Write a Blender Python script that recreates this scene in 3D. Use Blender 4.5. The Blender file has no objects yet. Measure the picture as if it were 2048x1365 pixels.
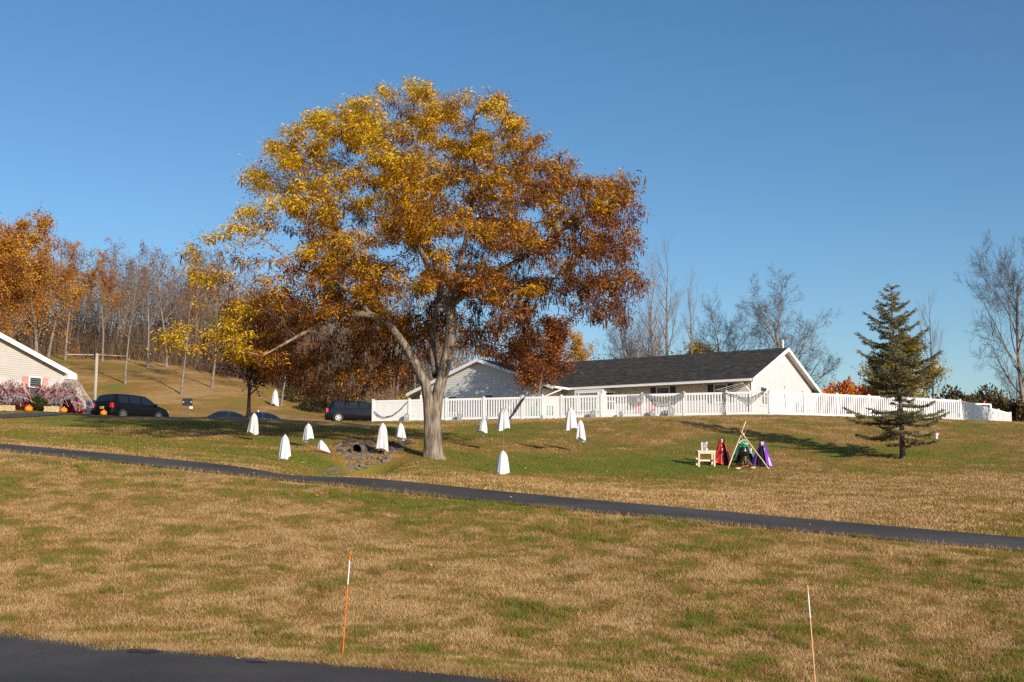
import bpy, bmesh, math, random
import numpy as np
from mathutils import Vector, Matrix, kdtree

R = math.radians
SC = bpy.context.scene
COL = SC.collection
# ------------------------------------------------------------------ camera
F_PX, CX, CY, HORIZON = 2400.0, 1024.0, 682.5, 980.0
PITCH = math.atan((HORIZON - CY) / F_PX)
EYE = 1.7
cam_d = bpy.data.cameras.new('camera')
cam_d.sensor_width = 36.0
cam_d.lens = 36.0 * F_PX / 2048.0
cam_d.clip_start, cam_d.clip_end = 0.1, 3000.0
cam = bpy.data.objects.new('camera', cam_d)
COL.objects.link(cam)
cam.location = (0, 0, EYE)
cam.rotation_euler = (math.pi / 2 + PITCH, 0, 0)
SC.camera = cam
# ------------------------------------------------------------------ sky, sun, exposure
SUN_AZ, SUN_EL = R(34), R(19.5)            # azimuth measured from straight behind the camera towards its right side
TO_SUN = Vector((math.sin(SUN_AZ) * math.cos(SUN_EL), -math.cos(SUN_AZ) * math.cos(SUN_EL), math.sin(SUN_EL)))
w = bpy.data.worlds.new('World')
SC.world = w
w.use_nodes = True
nt = w.node_tree
bg = nt.nodes['Background']
sky = nt.nodes.new('ShaderNodeTexSky')
sky.sky_type = 'NISHITA'
sky.sun_disc = False
sky.sun_elevation = SUN_EL
sky.sun_rotation = math.atan2(TO_SUN.x, TO_SUN.y)
sky.altitude = 0
sky.air_density, sky.dust_density, sky.ozone_density = 1.0, 0.6, 3.0
hs = nt.nodes.new('ShaderNodeHueSaturation')
hs.inputs['Saturation'].default_value = 1.18
nt.links.new(sky.outputs[0], hs.inputs['Color'])
nt.links.new(hs.outputs[0], bg.inputs[0])
bg.inputs[1].default_value = 0.112
sd = bpy.data.lights.new('sun', 'SUN')
sd.energy, sd.angle, sd.color = 5.0, R(0.55), (1.0, 0.90, 0.76)
sun = bpy.data.objects.new('sun', sd)
COL.objects.link(sun)
sun.rotation_euler = TO_SUN.to_track_quat('Z', 'Y').to_euler()
vs = SC.view_settings
vs.view_transform, vs.look, vs.exposure, vs.gamma = 'Standard', 'None', 0.2, 1.0
vs.use_curve_mapping = False
SC.cycles.use_denoising = False
SC.cycles.max_bounces = 6
SC.cycles.diffuse_bounces = 3
SC.cycles.transparent_max_bounces = 8

# ------------------------------------------------------------------ survey: picture coordinates <-> places
CP, SP = math.cos(PITCH), math.sin(PITCH)
def at(px, py, Y):
    u, v = (px - CX) / F_PX, (CY - py) / F_PX
    d = Vector((u, CP - v * SP, SP + v * CP))
    k = Y / d.y
    return Vector((d.x * k, Y, EYE + d.z * k))
def to_px(p):
    x, y, z = p[0], p[1], p[2] - EYE
    dep = y * CP + z * SP
    return CX + F_PX * x / dep, CY - F_PX * (-y * SP + z * CP) / dep

# ------------------------------------------------------------------ noise
def _hash(i, j, s):
    h = (i.astype(np.int64) * 374761393 + j.astype(np.int64) * 668265263 + s * 974634777) & 0xffffffff
    h = ((h ^ (h >> 13)) * 1274126177) & 0xffffffff
    h = h ^ (h >> 16)
    return (h & 0xffff) / 65535.0
def vnoise(x, y, s=0):
    x, y = np.asarray(x, float), np.asarray(y, float)
    i, j = np.floor(x), np.floor(y)
    a, b = x - i, y - j
    a, b = a * a * (3 - 2 * a), b * b * (3 - 2 * b)
    return ((_hash(i, j, s) * (1 - a) + _hash(i + 1, j, s) * a) * (1 - b)
            + (_hash(i, j + 1, s) * (1 - a) + _hash(i + 1, j + 1, s) * a) * b)
def fbm(x, y, s=0, o=4):
    t, amp, tot = 0, 1.0, 0
    for k in range(o):
        t = t + amp * vnoise(x * 2 ** k, y * 2 ** k, s + k * 17)
        tot += amp
        amp *= 0.5
    return t / tot

# ------------------------------------------------------------------ terrain survey
NEAR = [(0, 902, 31.0), (380, 941, 28.4), (760, 981, 26.0), (1200, 1026, 23.7), (1624, 1066, 22.0), (2048, 1103, 20.5)]
FAR = [(0, 888, 33.6), (380, 923, 30.9), (760, 959, 28.4), (1200, 1002, 26.0), (1624, 1040, 24.2), (2048, 1077, 22.6)]
ROADEDGE = [(0, 1265, 14.2), (540, 1316, 12.2), (1080, 1365, 10.5)]
FENCE_A = Vector((-9.1, 78.6)); FENCE_B = Vector((15.3, 71.0)); FENCE_C = Vector((28.7, 76.8)); FENCE_D = Vector((35.0, 84.3))
_c = [at(*p) for p in NEAR + FAR + ROADEDGE]
_c += [at(*p) for p in [
    (685, 1312, 12.4), (1632, 1388, 11.8),
    (868, 917, 43), (1007, 951, 40.5), (1480, 937, 44.5), (1805, 918, 48), (1400, 985, 33), (2048, 1012, 29), (2048, 930, 46), (1700, 960, 39),
    (1319, 845, 58), (1000, 862, 58), (1161, 872, 55), (1600, 848, 62), (1850, 839, 66), (2048, 846, 68),
    (0, 839, 59), (200, 834, 63), (10, 819, 66.5), (60, 820, 67), (127, 827, 68), (165, 831, 69), (400, 836, 65), (600, 842, 64), (745, 849, 66), (850, 850, 68),
    (569, 920, 38), (616, 895, 45), (507, 882, 46), (600, 858, 56), (760, 940, 34), (700, 946, 31.5), (790, 926, 37.5), (740, 886, 46), (830, 890, 47),
    (250, 770, 115), (130, 716, 140), (300, 725, 140), (430, 752, 132), (365, 788, 112), (480, 790, 114), (560, 812, 112), (660, 838, 106), (560, 775, 130), (680, 815, 128)]]
_c += [Vector(p) for p in [
    (0, 0, 0), (-10, 4, 0.15), (10, 4, -0.2), (0, 7, 0), (-25, 12, 0.8), (25, 10, -0.6), (-60, 20, 3.0), (60, 20, 0.0), (-60, 60, 6.5), (60, 60, 4.5),
    (-9.1, 78.6, 6.08), (-3, 76.7, 6.08), (3, 74.8, 6.08), (9, 73, 6.08), (15.3, 71, 6.08), (22, 73.9, 6.0), (28.7, 76.8, 5.95), (35, 84.3, 5.6),
    (10, 95, 6.1), (20, 90, 6.1), (0, 100, 6.3), (30, 100, 5.9), (10, 130, 6.6), (45, 110, 5.4), (40, 140, 6), (0, 150, 9), (60, 100, 5),
    (-25, 76, 6.25), (-30, 85, 6.5), (-14, 95, 6.95), (-21, 88, 5.9), (-36, 78, 6.1), (-45, 92, 7.2), (-27, 97, 7.4),
    (-70, 140, 20), (-60, 170, 23), (-30, 170, 21), (0, 170, 14), (40, 170, 8), (-60, 100, 10), (60, 170, 7)]]
_c = np.array([tuple(p) for p in _c])
def _phi(r2):
    return 0.5 * r2 * np.log(r2 + 1e-9)
_n = len(_c)
_A = np.zeros((_n + 3, _n + 3)); _b = np.zeros(_n + 3)
_d2 = (_c[:, None, 0] - _c[None, :, 0]) ** 2 + (_c[:, None, 1] - _c[None, :, 1]) ** 2
_A[:_n, :_n] = _phi(_d2) + np.eye(_n) * 1.5
_A[:_n, _n] = 1; _A[:_n, _n + 1] = _c[:, 0]; _A[:_n, _n + 2] = _c[:, 1]
_A[_n:, :_n] = _A[:_n, _n:].T
_b[:_n] = _c[:, 2]
_w = np.linalg.solve(_A, _b)
DITCH = [at(640, 948, 30.3), at(690, 930, 34), at(722, 912, 38.5), at(735, 905, 41.5)]
def seg_dist(x, y, pts):
    best = np.full(x.shape, 1e9); tt = np.zeros(x.shape)
    for k in range(len(pts) - 1):
        ax, ay, bx, by = pts[k].x, pts[k].y, pts[k + 1].x, pts[k + 1].y
        t = np.clip(((x - ax) * (bx - ax) + (y - ay) * (by - ay)) / ((bx - ax) ** 2 + (by - ay) ** 2), 0, 1)
        d = np.hypot(x - ax - t * (bx - ax), y - ay - t * (by - ay))
        m = d < best
        best = np.where(m, d, best); tt = np.where(m, (k + t) / (len(pts) - 1), tt)
    return best, tt
def hgt(x, y):
    x, y = np.atleast_1d(np.asarray(x, float)), np.atleast_1d(np.asarray(y, float))
    sh = x.shape
    x, y = x.ravel(), y.ravel()
    out = np.zeros(x.shape)
    for s in range(0, len(x), 20000):
        xx, yy = np.clip(x[s:s + 20000], -62, 62), np.clip(y[s:s + 20000], -4, 172)
        d2 = (xx[:, None] - _c[None, :, 0]) ** 2 + (yy[:, None] - _c[None, :, 1]) ** 2
        z = _phi(d2) @ _w[:_n] + _w[_n] + _w[_n + 1] * xx + _w[_n + 2] * yy
        d, t = seg_dist(xx, yy, DITCH)
        z = z - np.exp(-(d / 1.1) ** 2) * 0.85 * np.clip(t * 3.0, 0.25, 1)
        out[s:s + 20000] = z
    return out.reshape(sh)
def H(x, y):
    return float(hgt([x], [y])[0])
def on_ground(px, py):
    """first place along the line of sight that meets the ground"""
    ys = np.concatenate([np.arange(8, 60, 0.1), np.arange(60, 200, 0.4)])
    p = np.array([tuple(at(px, py, y)) for y in ys])
    below = p[:, 2] <= hgt(p[:, 0], p[:, 1])
    k = int(np.argmax(below)) if below.any() else len(ys) - 1
    q = at(px, py, float(ys[k]))
    q.z = H(q.x, q.y)
    return q
def ground_px(px, Y):
    """the ground under picture column px at distance Y"""
    py = 850.0
    for _ in range(4):
        q = at(px, py, Y)
        q.z = H(q.x, q.y)
        py = to_px(q)[1]
    q = at(px, py, Y); q.z = H(q.x, q.y)
    return q

# ------------------------------------------------------------------ mesh helpers
class MB:
    def __init__(self):
        self.v, self.f = [], []
    def add(self, vs_, fs_):
        o = len(self.v)
        self.v += [tuple(p) for p in vs_]
        self.f += [tuple(i + o for i in f) for f in fs_]
        return self
    def box(self, c, s, m=None):
        x, y, z = s[0] / 2, s[1] / 2, s[2] / 2
        vs_ = [Vector((i * x, j * y, k * z)) for i in (-1, 1) for j in (-1, 1) for k in (-1, 1)]
        if m is not None:
            vs_ = [m @ p for p in vs_]
        vs_ = [p + Vector(c) for p in vs_]
        return self.add(vs_, [(0, 1, 3, 2), (4, 6, 7, 5), (0, 4, 5, 1), (2, 3, 7, 6), (0, 2, 6, 4), (1, 5, 7, 3)])
    def bar(self, a, b, w_, h_, up=Vector((0, 0, 1))):
        a, b = Vector(a), Vector(b)
        d = b - a
        t = d.normalized()
        s = t.cross(up)
        s = s.normalized() if s.length > 1e-5 else Vector((1, 0, 0))
        u = s.cross(t)
        m = Matrix((s, t, u)).transposed()
        return self.box((a + b) / 2, (w_, d.length, h_), m)
    def tube(self, pts, rad, n=6, cap=True):
        pts = [Vector(p) for p in pts]
        if not hasattr(rad, '__len__'):
            rad = [rad] * len(pts)
        vs_, fs_ = [], []
        ref = Vector((0.31, 0.95, 0.05))
        for i, p in enumerate(pts):
            t = (pts[min(i + 1, len(pts) - 1)] - pts[max(i - 1, 0)]).normalized()
            s = t.cross(ref)
            if s.length < 0.05:
                s = t.cross(Vector((1, 0, 0)))
            s.normalize(); u = s.cross(t)
            for k in range(n):
                a = 2 * math.pi * k / n
                vs_.append(p + (s * math.cos(a) + u * math.sin(a)) * rad[i])
        for i in range(len(pts) - 1):
            for k in range(n):
                q = (k + 1) % n
                fs_.append((i * n + k, i * n + q, (i + 1) * n + q, (i + 1) * n + k))
        if cap:
            fs_.append(tuple(range(n))[::-1])
            fs_.append(tuple((len(pts) - 1) * n + k for k in range(n)))
        return self.add(vs_, fs_)
    def lathe(self, prof, n=24, c=(0, 0, 0), fn=None):
        vs_, fs_ = [], []
        for i, (r, z) in enumerate(prof):
            for k in range(n):
                a = 2 * math.pi * k / n
                rr = r * (fn(a, i) if fn else 1)
                vs_.append((c[0] + rr * math.cos(a), c[1] + rr * math.sin(a), c[2] + z))
        for i in range(len(prof) - 1):
            for k in range(n):
                q = (k + 1) % n
                fs_.append((i * n + k, i * n + q, (i + 1) * n + q, (i + 1) * n + k))
        return self.add(vs_, fs_)
    def prism(self, poly, h, m=None):
        n = len(poly)
        vs_ = [Vector((p[0], p[1], z)) for z in (0, h) for p in poly]
        if m is not None:
            vs_ = [m @ p for p in vs_]
        return self.add(vs_, [tuple(range(n))[::-1], tuple(range(n, 2 * n))] + [(i, (i + 1) % n, n + (i + 1) % n, n + i) for i in range(n)])
    def mesh(self, name, mat=None, smooth=False):
        me = bpy.data.meshes.new(name)
        me.from_pydata(self.v, [], self.f)
        if mat is not None:
            me.materials.append(mat)
        if smooth:
            me.polygons.foreach_set('use_smooth', [True] * len(me.polygons))
        me.update()
        return me
    def build(self, name, mat, parent=None, smooth=False, fix=False):
        me = self.mesh(name, mat, smooth)
        if fix:
            bm = bmesh.new(); bm.from_mesh(me); bmesh.ops.recalc_face_normals(bm, faces=bm.faces); bm.to_mesh(me); bm.free()
        return link(name, me, parent)

def link(name, data, parent=None):
    o = bpy.data.objects.new(name, data)
    COL.objects.link(o)
    if parent is not None:
        o.parent = parent
    return o
def npmesh(name, V, F, mat, attrs=None, smooth=False):
    V = np.ascontiguousarray(V, dtype=np.float32); F = np.ascontiguousarray(F, dtype=np.int32)
    me = bpy.data.meshes.new(name)
    n, k = F.shape
    me.vertices.add(len(V)); me.vertices.foreach_set('co', V.ravel())
    me.loops.add(n * k); me.loops.foreach_set('vertex_index', F.ravel())
    me.polygons.add(n)
    me.polygons.foreach_set('loop_start', np.arange(0, n * k, k, dtype=np.int32))
    if smooth:
        me.polygons.foreach_set('use_smooth', np.ones(n, dtype=bool))
    me.update(calc_edges=True)
    for a, vals in (attrs or {}).items():
        at_ = me.attributes.new(a, 'FLOAT', 'POINT')
        at_.data.foreach_set('value', np.ascontiguousarray(vals, dtype=np.float32))
    if mat is not None:
        me.materials.append(mat)
    return me
def tag(o, label=None, cat=None, group=None, kind=None):
    for k, v_ in (('label', label), ('category', cat), ('group', group), ('kind', kind)):
        if v_:
            o[k] = v_
    return o
def thing(name, loc, rz, label, cat, group=None):
    o = link(name, None)
    o.empty_display_size = 0.2
    o.location = loc
    o.rotation_euler = (0, 0, rz)
    return tag(o, label, cat, group)

# ------------------------------------------------------------------ materials
MATS = {}
def nodes(name, rough=0.8):
    m = bpy.data.materials.new(name)
    m.use_nodes = True
    t = m.node_tree
    b = t.nodes['Principled BSDF']
    b.inputs['Roughness'].default_value = rough
    b.inputs['Specular IOR Level'].default_value = 0.3
    MATS[name] = m
    return m, t, b
def N(t, typ, **kw):
    n = t.nodes.new(typ)
    for k, v_ in kw.items():
        if k.startswith('i_'):
            n.inputs[int(k[2:])].default_value = v_
        else:
            setattr(n, k, v_)
    return n
def ramp(t, stops):
    r = t.nodes.new('ShaderNodeValToRGB')
    e = r.color_ramp.elements
    while len(e) > 1:
        e.remove(e[-1])
    for i, (p, c) in enumerate(stops):
        x = e[0] if i == 0 else e.new(p)
        x.position = p
        x.color = (*c, 1)
    return r
def plain(name, col, rough=0.7, var=0.12, scale=6.0, bump=0.0, bscale=40.0, metal=0.0, spec=0.3, coat=0.0, stretch=(1, 1, 1)):
    """one base colour with soft uneven wear"""
    m, t, b = nodes(name, rough)
    b.inputs['Metallic'].default_value = metal
    b.inputs['Specular IOR Level'].default_value = spec
    b.inputs['Coat Weight'].default_value = coat
    tc = N(t, 'ShaderNodeTexCoord'); mp = N(t, 'ShaderNodeMapping')
    mp.inputs['Scale'].default_value = stretch
    t.links.new(tc.outputs['Object'], mp.inputs[0])
    nz = N(t, 'ShaderNodeTexNoise'); nz.inputs['Scale'].default_value = scale; nz.inputs['Detail'].default_value = 5
    t.links.new(mp.outputs[0], nz.inputs['Vector'])
    lo = tuple(max(0, c * (1 - var)) for c in col); hi = tuple(min(1, c * (1 + var)) for c in col)
    r = ramp(t, [(0.3, lo), (0.7, hi)])
    t.links.new(nz.outputs[0], r.inputs[0]); t.links.new(r.outputs[0], b.inputs['Base Color'])
    if bump:
        n2 = N(t, 'ShaderNodeTexNoise'); n2.inputs['Scale'].default_value = bscale; n2.inputs['Detail'].default_value = 6
        t.links.new(mp.outputs[0], n2.inputs['Vector'])
        bp = N(t, 'ShaderNodeBump'); bp.inputs['Strength'].default_value = bump; bp.inputs['Distance'].default_value = 0.05
        t.links.new(n2.outputs[0], bp.inputs['Height']); t.links.new(bp.outputs[0], b.inputs['Normal'])
    return m
def leafmat(name, stops, trans=0.35, rough=0.6):
    """leaf colour picked by the tint each leaf carries"""
    m, t, b = nodes(name, rough)
    a = N(t, 'ShaderNodeAttribute', attribute_name='tint')
    r = ramp(t, stops)
    t.links.new(a.outputs['Fac'], r.inputs[0]); t.links.new(r.outputs[0], b.inputs['Base Color'])
    b.inputs['Specular IOR Level'].default_value = 0.2
    tr = N(t, 'ShaderNodeBsdfTranslucent'); mx = N(t, 'ShaderNodeMixShader')
    t.links.new(r.outputs[0], tr.inputs[0])
    mx.inputs[0].default_value = trans
    t.links.new(b.outputs[0], mx.inputs[1]); t.links.new(tr.outputs[0], mx.inputs[2])
    t.links.new(mx.outputs[0], t.nodes['Material Output'].inputs[0])
    return m
PATH_MID = [(at(*a) + at(*b)) / 2 for a, b in zip(NEAR, FAR)]
# ------------------------------------------------------------------ ground cover: how green, how dry, where
def greenness(x, y):
    """0 dormant brown turf .. 1 fresh green"""
    fgm = 1 / (1 + np.exp((y + 0.55 * x - 25) / 1.2))         # nearer than the path: mostly dry
    g = 0.37 + (1.5 - 0.75 * fgm) * (fbm(x * 0.16, y * 0.16, 3) - 0.5) + (1.0 - 0.62 * fgm) * (fbm(x * 0.9, y * 0.9, 9, 3) - 0.5) + (0.55 + 0.75 * fgm) * (fbm(x * 3.4, y * 3.4, 19, 2) - 0.5)
    def blob(cx, cy, rx, ry, k):
        return k * np.exp(-((x - cx) / rx) ** 2 - ((y - cy) / ry) ** 2)
    g = g - 0.15 * fgm
    g = g + (1 - fgm) * 0.05
    g = g + blob(-4, 52, 14, 9, 0.32) + blob(-9, 40, 6, 9, 0.28) + blob(6, 48, 9, 6, 0.16) + blob(12, 56, 8, 5, 0.12) + blob(20, 48, 6, 3, 0.3)
    g = g + blob(-24, 54, 12, 7, 0.22) + blob(-18, 32, 8, 3, -0.35) + blob(6, 30, 12, 4, -0.32) + blob(14, 66, 13, 4, -0.34) + blob(22, 60, 8, 4, -0.15) + blob(18, 30, 10, 5, -0.25)
    g = g + blob(1.5, 9.8, 3.0, 1.2, 0.3) + blob(3.6, 20.8, 4, 1.2, 0.22) + blob(-3.0, 24.4, 5, 1.2, 0.22) + blob(7.5, 18.2, 3, 1.4, 0.2)
    dpath = seg_dist(np.ravel(x), np.ravel(y), PATH_MID)[0].reshape(np.shape(x))
    g = g - 0.26 * np.exp(-((dpath - 1.05) / 0.35) ** 2) - 0.42 * np.exp(-((y + 0.548 * x - 10.6) / 0.55) ** 2)
    hill = 1 / (1 + np.exp(-(y - 99) / 2.0))
    g = g - 0.12 * hill
    return np.clip(g, 0, 1)

def turf_nodes(name, blades):
    m, t, b = nodes(name, 0.9)
    b.inputs['Specular IOR Level'].default_value = 0.12
    ge = N(t, 'ShaderNodeNewGeometry')
    at_ = N(t, 'ShaderNodeAttribute', attribute_name='green')
    nz = N(t, 'ShaderNodeTexNoise'); nz.inputs['Scale'].default_value = 2.2; nz.inputs['Detail'].default_value = 7; nz.inputs['Roughness'].default_value = 0.65
    t.links.new(ge.outputs['Position'], nz.inputs['Vector'])
    if blades:
        tn = N(t, 'ShaderNodeAttribute', attribute_name='tint')
        k = N(t, 'ShaderNodeMath', operation='MULTIPLY_ADD', i_1=0.74, i_2=-0.37)
        t.links.new(tn.outputs['Fac'], k.inputs[0])
    else:
        k = N(t, 'ShaderNodeMath', operation='MULTIPLY_ADD', i_1=1.1, i_2=-0.55)
        t.links.new(nz.outputs[0], k.inputs[0])
    s = N(t, 'ShaderNodeMath', operation='ADD')
    t.links.new(at_.outputs['Fac'], s.inputs[0]); t.links.new(k.outputs[0], s.inputs[1])
    if blades:
        r = ramp(t, [(0.0, (0.60, 0.41, 0.20)), (0.11, (0.44, 0.26, 0.10)), (0.32, (0.28, 0.145, 0.044)), (0.46, (0.22, 0.125, 0.036)), (0.56, (0.25, 0.205, 0.045)), (0.74, (0.22, 0.212, 0.038)), (1.0, (0.15, 0.19, 0.028))])
    else:
        r = ramp(t, [(0.0, (0.42, 0.26, 0.105)), (0.2, (0.34, 0.19, 0.062)), (0.4, (0.28, 0.158, 0.042)), (0.56, (0.23, 0.172, 0.038)), (0.74, (0.19, 0.178, 0.031)), (1.0, (0.125, 0.152, 0.021))])
    t.links.new(s.outputs[0], r.inputs[0])
    t.links.new(r.outputs[0], b.inputs['Base Color'])
    if blades:
        tr = N(t, 'ShaderNodeBsdfTranslucent'); mx = N(t, 'ShaderNodeMixShader', i_0=0.25)
        t.links.new(r.outputs[0], tr.inputs[0]); t.links.new(b.outputs[0], mx.inputs[1]); t.links.new(tr.outputs[0], mx.inputs[2])
        t.links.new(mx.outputs[0], t.nodes['Material Output'].inputs[0])
    else:
        n2 = N(t, 'ShaderNodeTexNoise'); n2.inputs['Scale'].default_value = 9.0; n2.inputs['Detail'].default_value = 9; n2.inputs['Roughness'].default_value = 0.7
        t.links.new(ge.outputs['Position'], n2.inputs['Vector'])
        bp = N(t, 'ShaderNodeBump'); bp.inputs['Strength'].default_value = 0.8; bp.inputs['Distance'].default_value = 0.07
        t.links.new(n2.outputs[0], bp.inputs['Height']); t.links.new(bp.outputs[0], b.inputs['Normal'])
    return m
M_TURF = turf_nodes('turf', False)
M_BLADE = turf_nodes('grass_blade', True)

def asphalt(name, base, seam=False):
    m, t, b = nodes(name, 0.78)
    b.inputs['Specular IOR Level'].default_value = 0.15
    ge = N(t, 'ShaderNodeNewGeometry')
    big = N(t, 'ShaderNodeTexNoise'); big.inputs['Scale'].default_value = 0.5; big.inputs['Detail'].default_value = 4
    fine = N(t, 'ShaderNodeTexNoise'); fine.inputs['Scale'].default_value = 70; fine.inputs['Detail'].default_value = 3
    t.links.new(ge.outputs['Position'], big.inputs['Vector']); t.links.new(ge.outputs['Position'], fine.inputs['Vector'])
    r = ramp(t, [(0.3, tuple(c * 0.72 for c in base)), (0.5, base), (0.68, tuple(c * 1.3 for c in base))])
    t.links.new(big.outputs[0], r.inputs[0])
    r2 = ramp(t, [(0.2, (0.6, 0.6, 0.6)), (0.62, (1.05, 1.05, 1.05)), (0.8, (1.7, 1.68, 1.62))])
    t.links.new(fine.outputs[0], r2.inputs[0])
    mx = N(t, 'ShaderNodeMix', data_type='RGBA', blend_type='MULTIPLY'); mx.inputs[0].default_value = 1.0
    t.links.new(r.outputs[0], mx.inputs[6]); t.links.new(r2.outputs[0], mx.inputs[7])
    t.links.new(mx.outputs[2], b.inputs['Base Color'])
    bp = N(t, 'ShaderNodeBump'); bp.inputs['Strength'].default_value = 0.35; bp.inputs['Distance'].default_value = 0.008
    t.links.new(fine.outputs[0], bp.inputs['Height']); t.links.new(bp.outputs[0], b.inputs['Normal'])
    return m
M_ASPH = asphalt('path_asphalt', (0.080, 0.071, 0.064))
M_ROAD = asphalt('road_asphalt', (0.086, 0.076, 0.068))
M_TAR = plain('tar_patch', (0.022, 0.022, 0.024), 0.55, 0.2, 3)

def axis(*parts):
    return np.unique(np.concatenate([np.arange(a, b, s) for a, b, s in parts]))
gx = axis((-700, -120, 40), (-120, -50, 5), (-50, -24, 1.0), (-24, -12, 0.35), (-12, 12, 0.19), (12, 24, 0.35), (24, 50, 0.8), (50, 120, 5), (120, 701, 40))
gy = axis((-200, -10, 20), (-10, 8, 1.2), (8, 27, 0.19), (27, 50, 0.35), (50, 82, 0.6), (82, 150, 1.5), (150, 240, 6), (240, 1201, 40))
GX, GY = np.meshgrid(gx, gy)
GZ = hgt(GX, GY)
# tufty, slightly lumpy turf; the lower bank is rougher
def on_paving(x, y):
    d1, _ = seg_dist(x, y, PATH_MID)
    return d1
PATH_MID = [(at(*a) + at(*b)) / 2 for a, b in zip(NEAR, FAR)]
fgz = 1 / (1 + np.exp((GY + 0.55 * GX - 24) / 0.8))
rough = 0.10 * (fbm(GX * 1.6, GY * 1.6, 31, 3) - 0.5) + fgz * 0.13 * (fbm(GX * 2.9, GY * 2.9, 33, 2) - 0.5) * np.clip(3.2 * (fbm(GX * 0.35, GY * 0.35, 35, 2) - 0.33), 0.25, 1) + 0.05 * (fbm(GX * 0.5, GY * 0.5, 37, 2) - 0.5)
dp = on_paving(GX.ravel(), GY.ravel()).reshape(GX.shape)
rough *= np.clip((dp - 1.3) / 0.8, 0, 1) * np.clip((GY + 0.55 * GX - 11.2) / 1.0, 0, 1)
dsunk = np.clip(1 - np.maximum(dp - 0.9, 0) / 0.35, 0, 1) * 0.05 + np.clip(1 - np.maximum(GY + 0.548 * GX - 10.35, 0) / 0.5, 0, 1) * 0.05
GZg = GZ + rough - dsunk
V = np.stack([GX, GY, GZg], -1).reshape(-1, 3)
nx, ny = len(gx), len(gy)
ii = (np.arange(ny - 1)[:, None] * nx + np.arange(nx - 1)[None, :]).ravel()
Fq = np.stack([ii, ii + 1, ii + nx + 1, ii + nx], -1)
gme = npmesh('ground', V, Fq, M_TURF, {'green': greenness(V[:, 0], V[:, 1])}, smooth=True)
ground = tag(link('ground', gme), 'sloping lawn of brown and green autumn turf', None, None, 'structure')
from_grid = (gx, gy, GZg)
def hgrid(x, y):
    """height of the built ground sheet"""
    x, y = np.asarray(x, float), np.asarray(y, float)
    i = np.clip(np.searchsorted(gx, x) - 1, 0, nx - 2); j = np.clip(np.searchsorted(gy, y) - 1, 0, ny - 2)
    a = (x - gx[i]) / (gx[i + 1] - gx[i]); c = (y - gy[j]) / (gy[j + 1] - gy[j])
    return (GZg[j, i] * (1 - a) + GZg[j, i + 1] * a) * (1 - c) + (GZg[j + 1, i] * (1 - a) + GZg[j + 1, i + 1] * a) * c

def resample(pts, n):
    pts = [Vector(p) for p in pts]
    L = [0]
    for a, b in zip(pts, pts[1:]):
        L.append(L[-1] + (b - a).length)
    out = []
    for k in range(n):
        s = L[-1] * k / (n - 1)
        i = max(j for j in range(len(L)) if L[j] <= s + 1e-9)
        i = min(i, len(pts) - 2)
        out.append(pts[i].lerp(pts[i + 1], (s - L[i]) / max(1e-9, L[i + 1] - L[i])))
    return out
def sheet(name, ea, eb, n, m, lift, mat, label, wob=0.0):
    A, B = resample(ea, n), resample(eb, n)
    P = np.zeros((n, m + 1, 3))
    for i in range(n):
        for j in range(m + 1):
            t = j / m
            q = A[i].lerp(B[i], t)
            if wob and j in (0, m):
                q = q + (A[i] - B[i]).normalized() * wob * (0.5 - fbm(np.array([i * 0.13]), np.array([j * 3.1]), 5)[0]) * (1 if j == 0 else -1)
            P[i, j] = (q.x, q.y, 0)
    P[:, :, 2] = hgt(P[:, :, 0], P[:, :, 1]) + lift
    V_ = P.reshape(-1, 3)
    k = (np.arange(n - 1)[:, None] * (m + 1) + np.arange(m)[None, :]).ravel()
    me = npmesh(name, V_, np.stack([k, k + m + 1, k + m + 2, k + 1], -1), mat, smooth=True)
    return tag(link(name, me), label, None, None, 'structure')
pn, pf = [at(*p) for p in NEAR], [at(*p) for p in FAR]
d0, d1 = pn[0] - pn[1], pn[-1] - pn[-2]
pn = [pn[0] + d0 * 1.6] + pn + [pn[-1] + d1 * 4]
pf = [pf[0] + d0 * 1.6] + pf + [pf[-1] + d1 * 4]
sheet('path', pn, pf, 150, 6, 0.012, M_ASPH, 'narrow dark asphalt path crossing the lawn downhill to the right', 0.22)
re_ = [Vector((p.x, p.y, 0)) for p in [at(*q) for q in ROADEDGE]]
rd = (re_[-1] - re_[0]).normalized()
ra, rb = re_[0] - rd * 22, re_[-1] + rd * 22
rn = Vector((rd.y, -rd.x, 0)); rn = rn if rn.y < 0 else -rn
road_o = sheet('road', [ra, re_[0], re_[1], re_[2], rb], [ra + rn * 7, re_[0] + rn * 7, re_[1] + rn * 7, re_[2] + rn * 7, rb + rn * 7], 140, 14, 0.012, M_ROAD, 'dark asphalt road at the bottom of the bank', 0.3)
# parking lot behind the crest of the lawn
pk_n = [ground_px(-140, 58.0), ground_px(0, 59.2), ground_px(110, 62.5), ground_px(210, 66.5), ground_px(330, 76), ground_px(470, 84), ground_px(600, 92)]
pk_f = [p + Vector((-4, 9 + 4.0 * i, 0)) for i, p in enumerate(pk_n)]
pk_f = [Vector((p.x, min(p.y, 101), 0)) for p in pk_f]
pk_f[0] = pk_n[0] + Vector((-3, 2.2, 0)); pk_f[1] = ground_px(0, 61.6); pk_f[2] = ground_px(110, 65.6); pk_f[3] = ground_px(185, 90); pk_f[4] = ground_px(330, 96)
sheet('parking_lot', pk_n, pk_f, 60, 10, 0.03, M_ASPH, 'asphalt drive and car park behind the lawn crest')
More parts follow.
